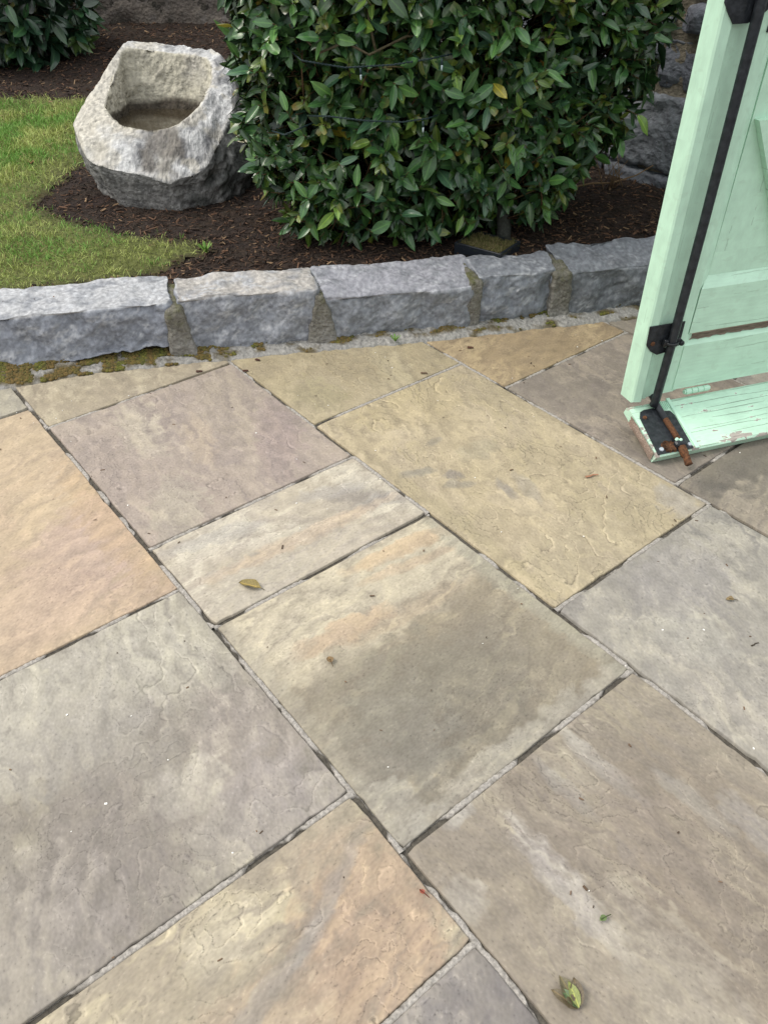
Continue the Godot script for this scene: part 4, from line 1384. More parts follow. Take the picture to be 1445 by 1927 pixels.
func paint_pixels(k: int) -> void:
	# old gloss paint on boards, grain along x; peel grows towards the edges named in the spec
	var spec: Array = [[640, 250, 0.52, 1.0, 0.0, 41], [512, 256, 0.22, 0.0, 1.0, 42], [256, 768, 0.05, 0.0, 0.0, 43], [512, 96, 0.3, 1.6, 0.0, 44]][k]
	var W: int = spec[0]
	var H: int = spec[1]
	var crack: float = spec[2]
	var n1 := noise(spec[5], 0.012, 4)
	var n2 := noise(spec[5] + 100, 0.06, 4)
	var n3 := noise(spec[5] + 200, 0.25, 2)
	var n4 := noise(spec[5] + 300, 0.011, 3)
	var bytes := PackedByteArray()
	bytes.resize(W * H * 3)
	var hts := PackedFloat32Array()
	hts.resize(W * H)
	var paint := Color(0.50, 0.735, 0.58)
	for y in H:
		for x in W:
			var v := float(y) / H
			var gx := x * 0.16 if k != 2 else x * 1.0
			var gy := y * 1.0 if k != 2 else y * 0.16
			var a := n1.get_noise_2d(x, y)
			var grain := n2.get_noise_2d(gx, gy * 1.5)
			var fine := n3.get_noise_2d(gx, gy)
			var c := paint * (1.0 + a * 0.10 + grain * 0.07 + fine * 0.03)
			c = c.lerp(Color(0.30, 0.40, 0.30), clampf(n1.get_noise_2d(x * 2.0 + 900.0, y * 2.0) * 1.6 - 0.6, 0.0, 0.14))
			var h := 0.6 + grain * 0.05
			# cracks along the grain
			var cl := 9.0
			var along := y if k == 2 else x
			var cross := float(x) / W if k == 2 else v
			for q in 9:
				var line := (q + 0.5) / 9.0 + n4.get_noise_2d(along * 0.10, q * 97.0) * 0.07 + n2.get_noise_2d(along * 0.5, q * 17.0) * 0.006
				var open := n2.get_noise_2d(along * 0.06 + q * 40.0, q * 31.0) + crack - 0.40
				if open > 0.0:
					cl = minf(cl, absf(cross - line) * (W if k == 2 else H) / (0.45 + open * 2.2))
			if cl < 1.0:
				c = c.lerp(Color(0.13, 0.17, 0.13), clampf(1.3 - cl, 0.0, 0.8) * (1.0 if k == 0 else 0.5))
				h = 0.3
			# peeled to bare grey wood
			var edge := 0.0
			if k == 0:
				edge = ssf(0.80, 0.97, v) * (0.75 + 0.7 * ssf(0.25, 0.7, float(x) / W)) + ssf(0.05, 0.0, float(x) / W) * 0.5
			elif k == 1:
				edge = 0.0
			elif k == 3:
				edge = ssf(0.75, 0.35, v) * 1.2
			var peel := edge * 0.62 + a * 0.75 + n2.get_noise_2d(gx * 0.8 + 70.0, gy) * 0.35
			var thr := 0.50 if k == 0 else 0.70
			if peel > thr:
				c = Color(0.35, 0.315, 0.285) * (1.0 + grain * 0.5 + fine * 0.3)
				h = 0.15 + grain * 0.15
			elif peel > thr - 0.035:
				c = Color(0.66, 0.80, 0.68)
				h = 0.7
			var i := y * W + x
			c = c.clamp().linear_to_srgb()
			bytes[i * 3] = int(c.r * 255.0)
			bytes[i * 3 + 1] = int(c.g * 255.0)
			bytes[i * 3 + 2] = int(c.b * 255.0)
			hts[i] = h
	paint_img[k] = Image.create_from_data(W, H, false, Image.FORMAT_RGB8, bytes)
	paint_hgt[k] = Image.create_from_data(W, H, false, Image.FORMAT_RF, hts.to_byte_array())


func paint_mat(k: int) -> StandardMaterial3D:
	var m := plain_mat("green paint %d" % k, Color.WHITE, 0.42)
	m.albedo_texture = ImageTexture.create_from_image(paint_img[k])
	m.heightmap_enabled = true
	m.heightmap_texture = ImageTexture.create_from_image(paint_hgt[k])
	m.heightmap_scale = 0.12
	return m


func prism(poly: Array, x0: float, x1: float, uvs: Vector2, along_x := true) -> Mb:
	# a section in (z, y) swept along x in steps; flat shaded
	var mb := Mb.new()
	var n := poly.size()
	var per := 0.0
	var acc := [0.0]
	for i in n:
		per += (poly[(i + 1) % n] as Vector2).distance_to(poly[i])
		acc.append(per)
	for i in n:
		var a: Vector2 = poly[i]
		var b: Vector2 = poly[(i + 1) % n]
		var q := []
		for e in [[x0, a, acc[i]], [x1, a, acc[i]], [x1, b, acc[i + 1]], [x0, b, acc[i + 1]]]:
			var p: Vector2 = e[1]
			var t := Vector2(float(e[0]) * uvs.x, float(e[2]) * uvs.y) if along_x else Vector2(float(e[2]) * uvs.x, float(e[0]) * uvs.y)
			q.append(mb.p(Vector3(e[0], p.y, p.x), Color.WHITE, t))
		mb.quad(q[0], q[1], q[2], q[3])
	var tri := Geometry2D.triangulate_polygon(PackedVector2Array(poly))
	for e in [x0, x1]:
		var at := mb.v.size()
		for p in poly:
			mb.p(Vector3(e, p.y, p.x), Color.WHITE, Vector2(p.x * uvs.x + 0.3, p.y * uvs.y + 0.2))
		for i in range(0, tri.size(), 3):
			if e == x0:
				mb.tri(at + tri[i], at + tri[i + 1], at + tri[i + 2])
			else:
				mb.tri(at + tri[i + 2], at + tri[i + 1], at + tri[i])
	# make ends agree with the sides
	var a := mb.v[mb.ix[0]]
	var cen := Vector3.ZERO
	for p in poly:
		cen += Vector3((x0 + x1) * 0.5, p.y, p.x) / n
	for i in range(0, mb.ix.size(), 3):
		a = mb.v[mb.ix[i]]
		var nn := (mb.v[mb.ix[i + 1]] - a).cross(mb.v[mb.ix[i + 2]] - a)
		var f := (a + mb.v[mb.ix[i + 1]] + mb.v[mb.ix[i + 2]]) / 3.0
		if nn.dot(f - cen) < 0:
			var z := mb.ix[i + 1]
			mb.ix[i + 1] = mb.ix[i + 2]
			mb.ix[i + 2] = z
	return mb


func plate(poly: Array, thick: float, bev: float, mat: Material) -> ArrayMesh:
	# an outline in (x, y), thick along z from 0, with a bevelled front
	var ring := PackedVector2Array(poly)
	if Geometry2D.is_polygon_clockwise(ring):
		ring.reverse()
	var inner := Geometry2D.offset_polygon(ring, -bev)[0]
	var mb := Mb.new()
	var n := ring.size()
	if inner.size() != n:
		inner = ring
	# match the starts
	var best := 0
	for i in n:
		if inner[i].distance_to(ring[0]) < inner[best].distance_to(ring[0]):
			best = i
	for lv in 3:
		for i in n:
			var q := ring[i] if lv < 2 else inner[(i + best) % n]
			mb.p(Vector3(q.x, q.y, 0.0 if lv == 0 else thick - bev * 0.6 if lv == 1 else thick), Color.WHITE, q * 8.0)
	mb.grid(0, n, 3, true)
	var top := PackedVector2Array()
	for i in n:
		top.append(inner[(i + best) % n])
	var tr := Geometry2D.triangulate_polygon(top)
	for i in range(0, tr.size(), 3):
		var u := Vector3(top[tr[i]].x, top[tr[i]].y, 0)
		if (Vector3(top[tr[i + 1]].x, top[tr[i + 1]].y, 0) - u).cross(Vector3(top[tr[i + 2]].x, top[tr[i + 2]].y, 0) - u).z > 0:
			mb.tri(2 * n + tr[i], 2 * n + tr[i + 1], 2 * n + tr[i + 2])
		else:
			mb.tri(2 * n + tr[i], 2 * n + tr[i + 2], 2 * n + tr[i + 1])
	return mb.mesh(mat, false)


func screw(parent: Node, at: Vector3, nrm: Vector3, r: float, mat: Material, called := "screw") -> void:
	var mb := Mb.new()
	mb.tube(PackedVector3Array([at - nrm * 0.003, at + nrm * 0.0015, at + nrm * 0.0032, at + nrm * 0.0036]), r, r * 0.55, 8)
	part(called, mb.mesh(mat, false), parent)


func rust_mat() -> StandardMaterial3D:
	var m := plain_mat("rust", Color.WHITE, 0.9)
	m.albedo_texture = noise_tex(151, 0.03, 5, Color(0.20, 0.135, 0.10), Color(0.50, 0.335, 0.215), 256, 10.0)
	m.heightmap_enabled = true
	m.heightmap_texture = noise_tex(152, 0.05, 4, Color.BLACK, Color.WHITE, 256)
	m.heightmap_scale = 0.25
	m.uv1_triplanar = true
	m.uv1_scale = Vector3.ONE * 14.0
	return m


func iron_mat() -> StandardMaterial3D:
	var m := plain_mat("black iron", Color.WHITE, 0.38)
	m.albedo_texture = noise_tex(161, 0.02, 4, Color(0.10, 0.115, 0.13), Color(0.20, 0.215, 0.235), 256)
	m.heightmap_enabled = true
	m.heightmap_texture = noise_tex(162, 0.02, 4, Color.BLACK, Color.WHITE, 256)
	m.heightmap_scale = 0.12
	m.uv1_triplanar = true
	m.uv1_scale = Vector3.ONE * 9.0
	return m


func build_door() -> void:
	paint_img.resize(4)
	paint_hgt.resize(4)
	WorkerThreadPool.wait_for_group_task_completion(WorkerThreadPool.add_group_task(paint_pixels, 4))
	var flap_m := paint_mat(0)
	var board_m := paint_mat(1)
	var stile_m := paint_mat(2)
	var edge_m := paint_mat(3)
	var iron := iron_mat()
	var rust := rust_mat()
	var gloss := plain_mat("glossy black paint", Color(0.012, 0.014, 0.017), 0.18)
	var zinc := plain_mat("zinc screw", Color(0.55, 0.60, 0.66), 0.35)
	zinc.metallic = 0.6
	var wood := plain_mat("bare wood", Color.WHITE, 0.9)
	wood.albedo_texture = noise_tex(171, 0.03, 4, Color(0.42, 0.36, 0.32), Color(0.66, 0.59, 0.54), 256)
	wood.uv1_triplanar = true
	wood.uv1_scale = Vector3(3, 22, 22)
	var door := thing("green_door", "old pale green panelled door standing open, paint flaking, black bolt rod", "door", DOOR_AT)
	door.basis = Basis(DOOR_U, Vector3.UP, DOOR_N)
	var F := -0.165     # front face
	var B := -0.203     # back face
	var top := 2.05
	var wide := 0.86
	# meeting stile: raised strip along the edge, a cove beside it, then the flat and a chamfer down to the panel
	var sec := []
	for q in [[B, 0.0], [B, 0.168], [F - 0.016, 0.168], [F, 0.140], [F, 0.058], [F + 0.001, 0.052], [F + 0.005, 0.042], [F + 0.011, 0.034], [F + 0.016, 0.029], [F + 0.016, 0.005], [F + 0.012, 0.001]]:
		sec.append(Vector2(q[0], q[1]))
	# built along x, then stood upright: x -> y, y -> x
	var up := Transform3D(Basis(Vector3(0, 1, 0), Vector3(1, 0, 0), Vector3(0, 0, 1)), Vector3.ZERO)
	var lean := Transform3D(Basis(Vector3(0, 0, 1), 0.010), Vector3.ZERO)
	var mb := prism(sec, 0.105, top, Vector2(3.0, 1.3), false)
	for i in mb.v.size():
		mb.v[i] = up * mb.v[i]
		mb.v[i].y += 0.004 * sin(mb.v[i].x * 330.0) * (1.0 if mb.v[i].y < 0.2 else 0.0)
	part("stile", mb.mesh(stile_m, false), door, lean)
	var far := prism([Vector2(B, wide - 0.14), Vector2(B, wide), Vector2(F, wide), Vector2(F, wide - 0.112), Vector2(F - 0.016, wide - 0.14)], 0.105, top, Vector2(3.0, 1.3), false)
	for i in far.v.size():
		far.v[i] = up * far.v[i]
	part("stile", far.mesh(stile_m, false), door, lean)
	# rails between the stiles
	var x0 := 0.1685
	var x1 := wide - 0.1405
	var bx0 := 0.136
	var rail := prism([Vector2(B, 0.283), Vector2(B, 0.438), Vector2(F - 0.022, 0.438), Vector2(F, 0.408), Vector2(F, 0.286), Vector2(F - 0.003, 0.283)], x0, x1, Vector2(2.0, 4.0))
	for i in rail.v.size():
		if rail.v[i].x < x0 + 0.001 and rail.v[i].z > F - 0.012:
			rail.v[i].x = 0.1415
	part("bottom_rail", rail.mesh(board_m, false), door)
	var mid := prism([Vector2(B, 1.08), Vector2(B, 1.24), Vector2(F - 0.016, 1.24), Vector2(F, 1.21), Vector2(F, 1.10), Vector2(F - 0.016, 1.08)], x0, x1, Vector2(2.0, 4.0))
	part("middle_rail", mid.mesh(board_m, false), door)
	var tr := prism([Vector2(B, 1.90), Vector2(B, top), Vector2(F, top), Vector2(F, 1.92), Vector2(F - 0.016, 1.90)], x0, x1, Vector2(2.0, 4.0))
	part("top_rail", tr.mesh(board_m, false), door)
	for e in [[0.435, 1.083], [1.237, 1.903]]:
		var pn := prism([Vector2(B + 0.006, e[0]), Vector2(B + 0.006, e[1]), Vector2(F - 0.019, e[1]), Vector2(F - 0.019, e[0])], x0 - 0.002, x1 + 0.002, Vector2(2.0, 1.6))
		part("panel", pn.mesh(stile_m, false), door)
	# diagonal brace laid across the panel
	var br := Mb.new()
	var dir := Vector2(0.50, -0.866)
	var nb := Vector2(0.866, 0.50)
	var p0 := Vector2(0.172, 0.80)
	var q0 := [p0, p0 + Vector2(0.19, -0.33), p0 + Vector2(0.30, -0.33), p0 + Vector2(0.11, 0.0)]
	for z in [F - 0.0185, F - 0.001]:
		for q in q0:
			br.p(Vector3(q.x, q.y, z), Color.WHITE, q * 2.0)
	br.quad(4, 5, 6, 7)
	br.quad(3, 2, 1, 0)
	for i in 4:
		br.quad(i, (i + 1) % 4, 4 + (i + 1) % 4, 4 + i)
	part("brace", br.mesh(board_m, false), door)
	# bottom board with a bare, weathered top edge, and the slit above it
	var low := prism([Vector2(B, 0.113), Vector2(B, 0.2605), Vector2(F - 0.010, 0.2590), Vector2(F + 0.002, 0.250), Vector2(F + 0.002, 0.116), Vector2(F - 0.002, 0.113)], bx0, x1, Vector2(1.6, 3.3))
	var lb := part("lower_board", low.mesh(board_m, false), door)
	var bare := Mb.new()
	var nu := 90
	var nz := noise(181, 22.0, 3)
	for i in nu + 1:
		var x := lerpf(bx0 + 0.001, x1 - 0.001, float(i) / nu)
		bare.p(Vector3(x, 0.2635 + nz.get_noise_1d(x) * 0.001, B + 0.001), Color.WHITE)
		var rag := nz.get_noise_1d(x * 2.0 + 7.0) * 0.007
		bare.p(Vector3(x, 0.2628 + nz.get_noise_1d(x) * 0.0010, F - 0.018), Color.WHITE)
		bare.p(Vector3(x, 0.2606, F - 0.010 + rag), Color.WHITE)
	bare.grid(0, 3, nu + 1)
	part("bare_edge", bare.mesh(wood, true, false), lb)
	# keeper plates and the long bolt rod
	var kp := part("keeper_plate", plate([Vector2(-0.002, 0.335), Vector2(0.103, 0.335), Vector2(0.104, 0.270), Vector2(0.082, 0.254), Vector2(0.040, 0.249), Vector2(0.018, 0.262), Vector2(0.001, 0.282)], 0.003, 0.001, iron), door, Transform3D(Basis(), Vector3(0, 0, F + 0.0163)))
	screw(kp, Vector3(0.018, 0.285, 0.003), Vector3(0, 0, 1), 0.0075, rust)
	var rx := 0.068
	var st := Mb.new()
	for e in [-1.0, 1.0]:
		st.box(Transform3D(Basis(), Vector3(rx + 0.018 * e, 0.286, 0.010)), Vector3(0.006, 0.011, 0.009), Color.WHITE, 0.002)
	var arc := PackedVector3Array()
	for k in 13:
		var a := PI * k / 12.0
		arc.append(Vector3(rx + cos(a) * 0.0165, 0.286, 0.010 + sin(a) * 0.0175))
	st.tube(arc, 0.0042, 0.0042, 8)
	st.tube(PackedVector3Array([Vector3(rx + 0.028, 0.282, 0.010), Vector3(rx + 0.028, 0.282, 0.020), Vector3(rx + 0.028, 0.282, 0.022)]), 0.0085, 0.006, 10)
	part("staple", st.mesh(gloss), kp)
	var uk := part("keeper_plate", plate([Vector2(-0.004, 1.10), Vector2(0.13, 1.10), Vector2(0.128, 1.03), Vector2(0.099, 1.008), Vector2(0.066, 0.992), Vector2(0.03, 0.992), Vector2(0.012, 1.012), Vector2(-0.002, 1.03)], 0.003, 0.001, iron), door, Transform3D(lean.basis, Vector3(0, 0, F + 0.0163)))
	screw(uk, Vector3(0.012, 1.06, 0.003), Vector3(0, 0, 1), 0.0075, rust)
	part("lock_plate", plate([Vector2(0.122, 0.972), Vector2(0.20, 0.968), Vector2(0.20, 1.12), Vector2(0.128, 1.12)], 0.003, 0.001, iron), door, Transform3D(Basis(), Vector3(0, 0, F + 0.0005)))
	var rod := Mb.new()
	var zr := F + 0.0310
	rod.tube(PackedVector3Array([Vector3(rx - 0.004, 0.095, zr - 0.004), Vector3(rx - 0.003, 0.11, zr), Vector3(rx, 0.28, zr), Vector3(rx, 0.6, zr), Vector3(rx - 0.004, 1.0, zr), Vector3(rx - 0.006, 1.35, zr)]), 0.0115, 0.0115, 14)
	part("bolt_rod", rod.mesh(iron), door)
	# hinge between door and weather flap
	var hm := Mb.new()
	for k in 4:
		var hx := 0.178 + 0.0192 * k
		hm.tube(PackedVector3Array([Vector3(hx + 0.001, 0.104, F + 0.006), Vector3(hx + 0.0178, 0.104, F + 0.006)]), 0.0084, 0.0084, 12)
	hm.tube(PackedVector3Array([Vector3(0.174, 0.104, F + 0.006), Vector3(0.258, 0.104, F + 0.006)]), 0.0058, 0.0058, 10)
	part("hinge", hm.mesh(plain_mat("green painted hinge", Color(0.47, 0.72, 0.57), 0.4), false), door)
	# weather flap: a thick board that slopes from the door down to the paving
	var nrm := Vector3(0, 0.948, 0.319)
	var dn := Vector3(0, -0.319, 0.948)
	var ft := Transform3D(Basis(Vector3.RIGHT, nrm, dn), Vector3(0, 0.032, 0.005))
	var L := 0.178
	var fs := []
	for q in [[-L, -0.029], [-L, -0.009], [-L + 0.004, -0.003], [-L + 0.012, 0.0], [-0.004, 0.0], [0.0, -0.004], [-0.006, -0.033]]:
		fs.append(Vector2(q[0], q[1]))
	var fl := prism(fs, 0.0, wide - 0.02, Vector2(1.0, 1.0))
	for i in fl.v.size():
		# board grain runs along x; v = 1 at the worn outer edge
		fl.uv[i] = Vector2(fl.v[i].x / 0.62, clampf((fl.v[i].z + L) / L, 0.01, 0.99) if fl.v[i].y > -0.012 else 0.3 + fl.v[i].y * 4.0)
	var flap := part("weather_flap", fl.mesh(flap_m, false), door, ft)
	# its broken, bare left end
	var en := Mb.new()
	var ne := noise(191, 30.0, 3)
	for j in 25:
		var t := j / 24.0
		for k in 6:
			var s := k / 5.0
			var z := lerpf(-L + 0.035, -0.012, t)
			var bulge := 0.0035 + 0.004 * sin(s * PI) * sin(t * PI) + ne.get_noise_2d(z, s * 0.1) * 0.003
			en.p(Vector3(-bulge, lerpf(-0.0015, -0.030, s), z + ne.get_noise_2d(z + 5.0, s) * 0.004), Color.WHITE)
	en.grid(0, 6, 25)
	part("worn_end", en.mesh(wood, true, false), flap)
	var bead := Mb.new()
	bead.box(Transform3D(Basis(), Vector3(0.126, 0.0022, -L * 0.5)), Vector3(0.006, 0.003, L * 0.495), Color.WHITE, 0.0015)
	part("bead", bead.mesh(mats["green painted hinge"], false), flap)
	for k in 5:
		var gr := Mb.new()
		var x := 0.095 + 0.0055 * k
		gr.box(Transform3D(Basis(), Vector3(x, 0.0012, -L + 0.022)), Vector3(0.0017, 0.002, 0.018 - 0.002 * k), Color.WHITE, 0.0008)
		part("sliver", gr.mesh(mats["green painted hinge"], false), flap)
	var flat := Transform3D(Basis(Vector3.RIGHT, Vector3(0, 0, -1), Vector3(0, 1, 0)), Vector3.ZERO)
	var bp := [Vector2(0.004, 0.004), Vector2(0.113, 0.003), Vector2(0.117, 0.118), Vector2(0.111, 0.134), Vector2(0.090, 0.138), Vector2(0.086, 0.146), Vector2(0.066, 0.153), Vector2(0.038, 0.153), Vector2(0.024, 0.148), Vector2(0.014, 0.130)]
	part("bolt_plate", plate(bp, 0.003, 0.001, iron), flap, Transform3D(flat.basis, Vector3(0, 0.0005, 0)))
	for q in [[0.027, 0.127, rust, 0.007], [0.021, 0.018, zinc, 0.0078], [0.107, 0.016, zinc, 0.0072]]:
		screw(flap, Vector3(q[0], 0.0035, -float(q[1])), Vector3.UP, q[3], q[2])
	var rp := Mb.new()
	var rn := noise(195, 60.0, 3)
	var cc := rp.p(Vector3(0.048, 0.0085, -0.022))
	for k in 24:
		var a := TAU * k / 24.0
		var r := 0.019 * (1.0 + rn.get_noise_1d(k * 0.02) * 0.6)
		rp.p(Vector3(0.048 + cos(a) * r, 0.007, -0.022 + sin(a) * r * 0.85))
	for k in 24:
		var a := TAU * k / 24.0
		var r := 0.022 * (1.0 + rn.get_noise_1d(k * 0.02) * 0.6)
		rp.p(Vector3(0.048 + cos(a) * r, 0.002, -0.022 + sin(a) * r * 0.85))
	rp.grid(1, 24, 2, true)
	for k in 24:
		rp.tri(cc, 1 + k, 1 + (k + 1) % 24)
	part("rust_scab", rp.mesh(rust, true, false), flap)
	var lr := Mb.new()
	lr.tube(PackedVector3Array([Vector3(rx + 0.008, 0.016, -L - 0.022), Vector3(rx + 0.008, 0.013, -L + 0.004), Vector3(rx + 0.009, 0.0105, -0.105)]), 0.0085, 0.0088, 12)
	part("lower_rod", lr.mesh(iron), flap)
	var rr := Mb.new()
	rr.tube(PackedVector3Array([Vector3(rx + 0.009, 0.0105, -0.1052), Vector3(rx + 0.010, 0.0105, -0.07), Vector3(rx + 0.010, 0.0105, -0.034)]), 0.0080, 0.0080, 12)
	part("rusty_rod", rr.mesh(rust), flap)
	var gd := Mb.new()
	gd.box(Transform3D(Basis(), Vector3(rx + 0.008, 0.0105, -0.020)), Vector3(0.017, 0.0095, 0.009), Color.WHITE, 0.004)
	part("bolt_guide", gd.mesh(iron, false), flap)
	for e in [[-0.004, 0.0205, -0.030, 0.006], [0.006, 0.021, -0.026, 0.0055]]:
		var bb := Mb.new()
		bb.box(Transform3D(Basis(Vector3(0, 1, 0), 0.5), Vector3(rx + 0.004 + float(e[0]), 0.0185, e[2])), Vector3(e[3], 0.004, 0.0045), Color.WHITE, 0.003)
		part("paint_blob", bb.mesh(mats["green painted hinge"], false), flap)
	var be := Mb.new()
	be.tube(PackedVector3Array([Vector3(rx + 0.008, 0.0085, -0.012), Vector3(rx + 0.0075, 0.006, 0.010), Vector3(rx + 0.007, 0.0045, 0.018), Vector3(rx + 0.0068, 0.0045, 0.022), Vector3(rx + 0.0062, 0.001, 0.040), Vector3(rx + 0.006, 0.0005, 0.043)]), 0.0100, 0.0096, 14)
	var bn := noise(197, 90.0, 3)
	for i in be.v.size():
		var c := Vector3(rx + 0.007, 0.004, be.v[i].z)
		be.v[i] = c + (be.v[i] - c) * (1.0 + bn.get_noise_3dv(be.v[i]) * 0.45 - (0.10 if absf(be.v[i].z - 0.02) < 0.004 else 0.0))
	part("bolt_end", be.mesh(rust), flap)


# ------------------------------------------------------------------ small things
func build_small() -> void:
	# sunken pot rim behind the kerb
	var pot := thing("sunken_pot", "black square plastic pot sunk behind the kerb, its top full of dry moss", "plant pot", Vector3(0.362, 0.176, -2.716))
	var pm := plain_mat("black plastic", Color(0.012, 0.016, 0.022), 0.4)
	var turn := Basis(Vector3.UP, -0.62)
	var rim := Mb.new()
	for e in [[0.0, 0.070, 0.092, 0.004], [0.0, -0.070, 0.092, 0.004], [0.088, 0.0, 0.004, 0.066], [-0.088, 0.0, 0.004, 0.066]]:
		rim.box(Transform3D(turn, turn * Vector3(e[0], 0.012, e[1])), Vector3(e[2], 0.024, e[3]), Color.WHITE, 0.0015)
	part("rim", rim.mesh(pm, false), pot)
	var ms := Mb.new()
	var mn := noise(211, 25.0, 4)
	for j in 25:
		for i in 25:
			var q := turn * Vector3(lerpf(-0.084, 0.084, i / 24.0), 0, lerpf(-0.066, 0.066, j / 24.0))
			ms.p(q + Vector3(0, 0.026 + mn.get_noise_2d(q.x, q.z) * 0.014, 0), Color(0.07, 0.065, 0.025).lerp(Color(0.13, 0.105, 0.05), clampf(0.5 + mn.get_noise_2d(q.x * 2.0, q.z * 2.0) * 1.6, 0.0, 1.0)))
	ms.grid(0, 25, 25)
	var mo := part("moss", ms.mesh(plain_mat("pot moss", Color.WHITE, 1.0, true), true, false), pot)
	var rg := RandomNumberGenerator.new()
	rg.seed = 77
	var bl := Mb.new()
	bl.p(Vector3(-0.08, 0, 0))
	bl.p(Vector3(0.08, 0, 0))
	bl.p(Vector3(0, 1, 0.3))
	bl.tri(0, 1, 2)
	var where := []
	var cols := PackedColorArray()
	for i in 4200:
		var q := turn * Vector3(rg.randf_range(-0.088, 0.088), 0, rg.randf_range(-0.07, 0.07))
		var h := rg.randf_range(0.006, 0.022)
		where.append(Transform3D(Basis.from_euler(Vector3(rg.randfn(0, 0.5), rg.randf() * TAU, rg.randfn(0, 0.5))).scaled_local(Vector3(0.015, h, h)), q + Vector3(0, 0.022 + mn.get_noise_2d(q.x, q.z) * 0.012, 0)))
		cols.append(Color(0.075, 0.095, 0.02).lerp(Color(0.27, 0.21, 0.11), pow(rg.randf(), 1.3)))
	many("moss_fronds", bl.mesh(mats["pot moss"], true, false), where, cols, mo)
	# fallen leaves on the paving
	var tex := leaf_texture()
	var lay := func(called: String, label: String, at: Vector3, yaw: float, size: Vector2, col: Color, fold: float, curl: float, sd: int) -> void:
		var m := leaf_mat(called + " skin %d" % sd, col, tex, false)
		m.roughness = 0.7
		var t: Node3D = thing(called, label, "leaf", at)
		var b := Basis(Vector3.UP, yaw) * Basis(Vector3.RIGHT, -PI / 2)
		part("blade", leaf_mesh(size.y / size.x * 0.5, fold, curl, 0.18, 1.0, sd, m), t, Transform3D(b.scaled_local(Vector3.ONE * size.x), Vector3(0, 0.006, 0)))
		var s := Mb.new()
		var d := b * Vector3(0, 1, 0)
		s.tube(PackedVector3Array([d * 0.01 + Vector3(0, 0.006, 0), Vector3(0, 0.006, 0), -d * 0.009 + Vector3(0, 0.004, 0)]), 0.0009, 0.0007, 5)
		part("stalk", s.mesh(plain_mat(called + " stalk %d" % sd, col * 0.5, 0.8)), t)
	lay.call("fallen_leaf", "curled olive and yellow fallen leaf on the pale cream half slab", Vector3(-0.272, 0.0, -1.208), 1.22, Vector2(0.056, 0.026), Color(0.20, 0.155, 0.05), 0.75, 0.05, 5)
	lay.call("fallen_leaf", "small orange brown leaf lying on the lawn left of the boulder", Vector3(-1.585, 0.195, -3.66), 0.3, Vector2(0.045, 0.03), Color(0.22, 0.09, 0.03), 0.4, 0.1, 6)
	var cl := thing("fallen_sprig", "crumpled green and brown leaf rosette on the largest slab near the front", "leaf", Vector3(0.276, 0.0, -0.388))
	var lcol := [Color(0.12, 0.095, 0.055), Color(0.115, 0.10, 0.055), Color(0.10, 0.15, 0.07), Color(0.11, 0.085, 0.05), Color(0.20, 0.23, 0.07)]
	for k in 5:
		var m := leaf_mat("sprig leaf %d" % k, lcol[k], tex, false)
		m.roughness = 0.6
		var yaw: float = [0.95, 0.45, 0.70, 0.02, 0.30][k]
		var len: float = [0.042, 0.046, 0.032, 0.038, 0.034][k]
		part("leaf", leaf_mesh(0.24 if k % 2 == 0 else 0.28, 0.5, 0.15, 0.25, 1.0, 400 + k, m), cl, Transform3D((Basis(Vector3.UP, yaw) * Basis(Vector3.RIGHT, -PI / 2 + 0.12 + 0.04 * k)).scaled_local(Vector3.ONE * len), Vector3(0, 0.004 + 0.0012 * k, 0)))
	lay.call("leaf_scrap", "small brown scrap of leaf on the dark patch of the middle slab", Vector3(-0.104, 0.0, -1.000), 0.4, Vector2(0.020, 0.016), Color(0.17, 0.11, 0.05), 0.4, 0.2, 7)
	lay.call("leaf_scrap", "small brown scrap of leaf on the grey slab below the door", Vector3(0.766, 0.0, -1.180), 1.4, Vector2(0.017, 0.014), Color(0.18, 0.13, 0.06), 0.4, 0.2, 8)
	lay.call("leaf_scrap", "tiny green scrap of leaf on the largest slab, above the green leaf rosette", Vector3(0.342, 0.0, -0.512), 2.0, Vector2(0.012, 0.010), Color(0.10, 0.15, 0.05), 0.4, 0.2, 9)
	lay.call("leaf_scrap", "tiny red brown leaf scrap in the joint left of the largest slab", Vector3(0.066, 0.001, -0.545), 0.9, Vector2(0.010, 0.008), Color(0.25, 0.06, 0.035), 0.3, 0.2, 10)
	var bits := [["bark_sliver", "thin reddish sliver of bark on the yellow slab", Vector3(0.546, 0.0025, -1.63), 0.35, 0.036, 0.0035, Color(0.30, 0.15, 0.09)],
		["twig", "small dark bent twig on the grey slab by the right edge", Vector3(0.767, 0.0025, -1.056), 0.5, 0.020, 0.0016, Color(0.04, 0.03, 0.02)],
		["bark_chip", "dark bark chip at the top corner of the pink slab, by the kerb", Vector3(-0.44, 0.003, -2.17), 0.2, 0.016, 0.006, Color(0.06, 0.025, 0.018)],
		["bark_chip", "dark bark chip on the olive slab's left corner", Vector3(-0.41, 0.003, -2.24), -0.4, 0.014, 0.006, Color(0.06, 0.025, 0.018)],
		["bark_chip", "dark bark chip on the narrow tan slab left of the pink slab", Vector3(-0.585, 0.003, -2.165), 0.1, 0.018, 0.006, Color(0.055, 0.025, 0.018)],
		["bark_chip", "dark bark chip on the brown slab nearest the door", Vector3(0.285, 0.003, -2.33), -0.1, 0.018, 0.006, Color(0.08, 0.035, 0.022)],
		["bark_chip", "short brown bark chip on the top corner of the yellow slab", Vector3(0.125, 0.003, -2.16), -0.1, 0.02, 0.004, Color(0.10, 0.06, 0.04)]]
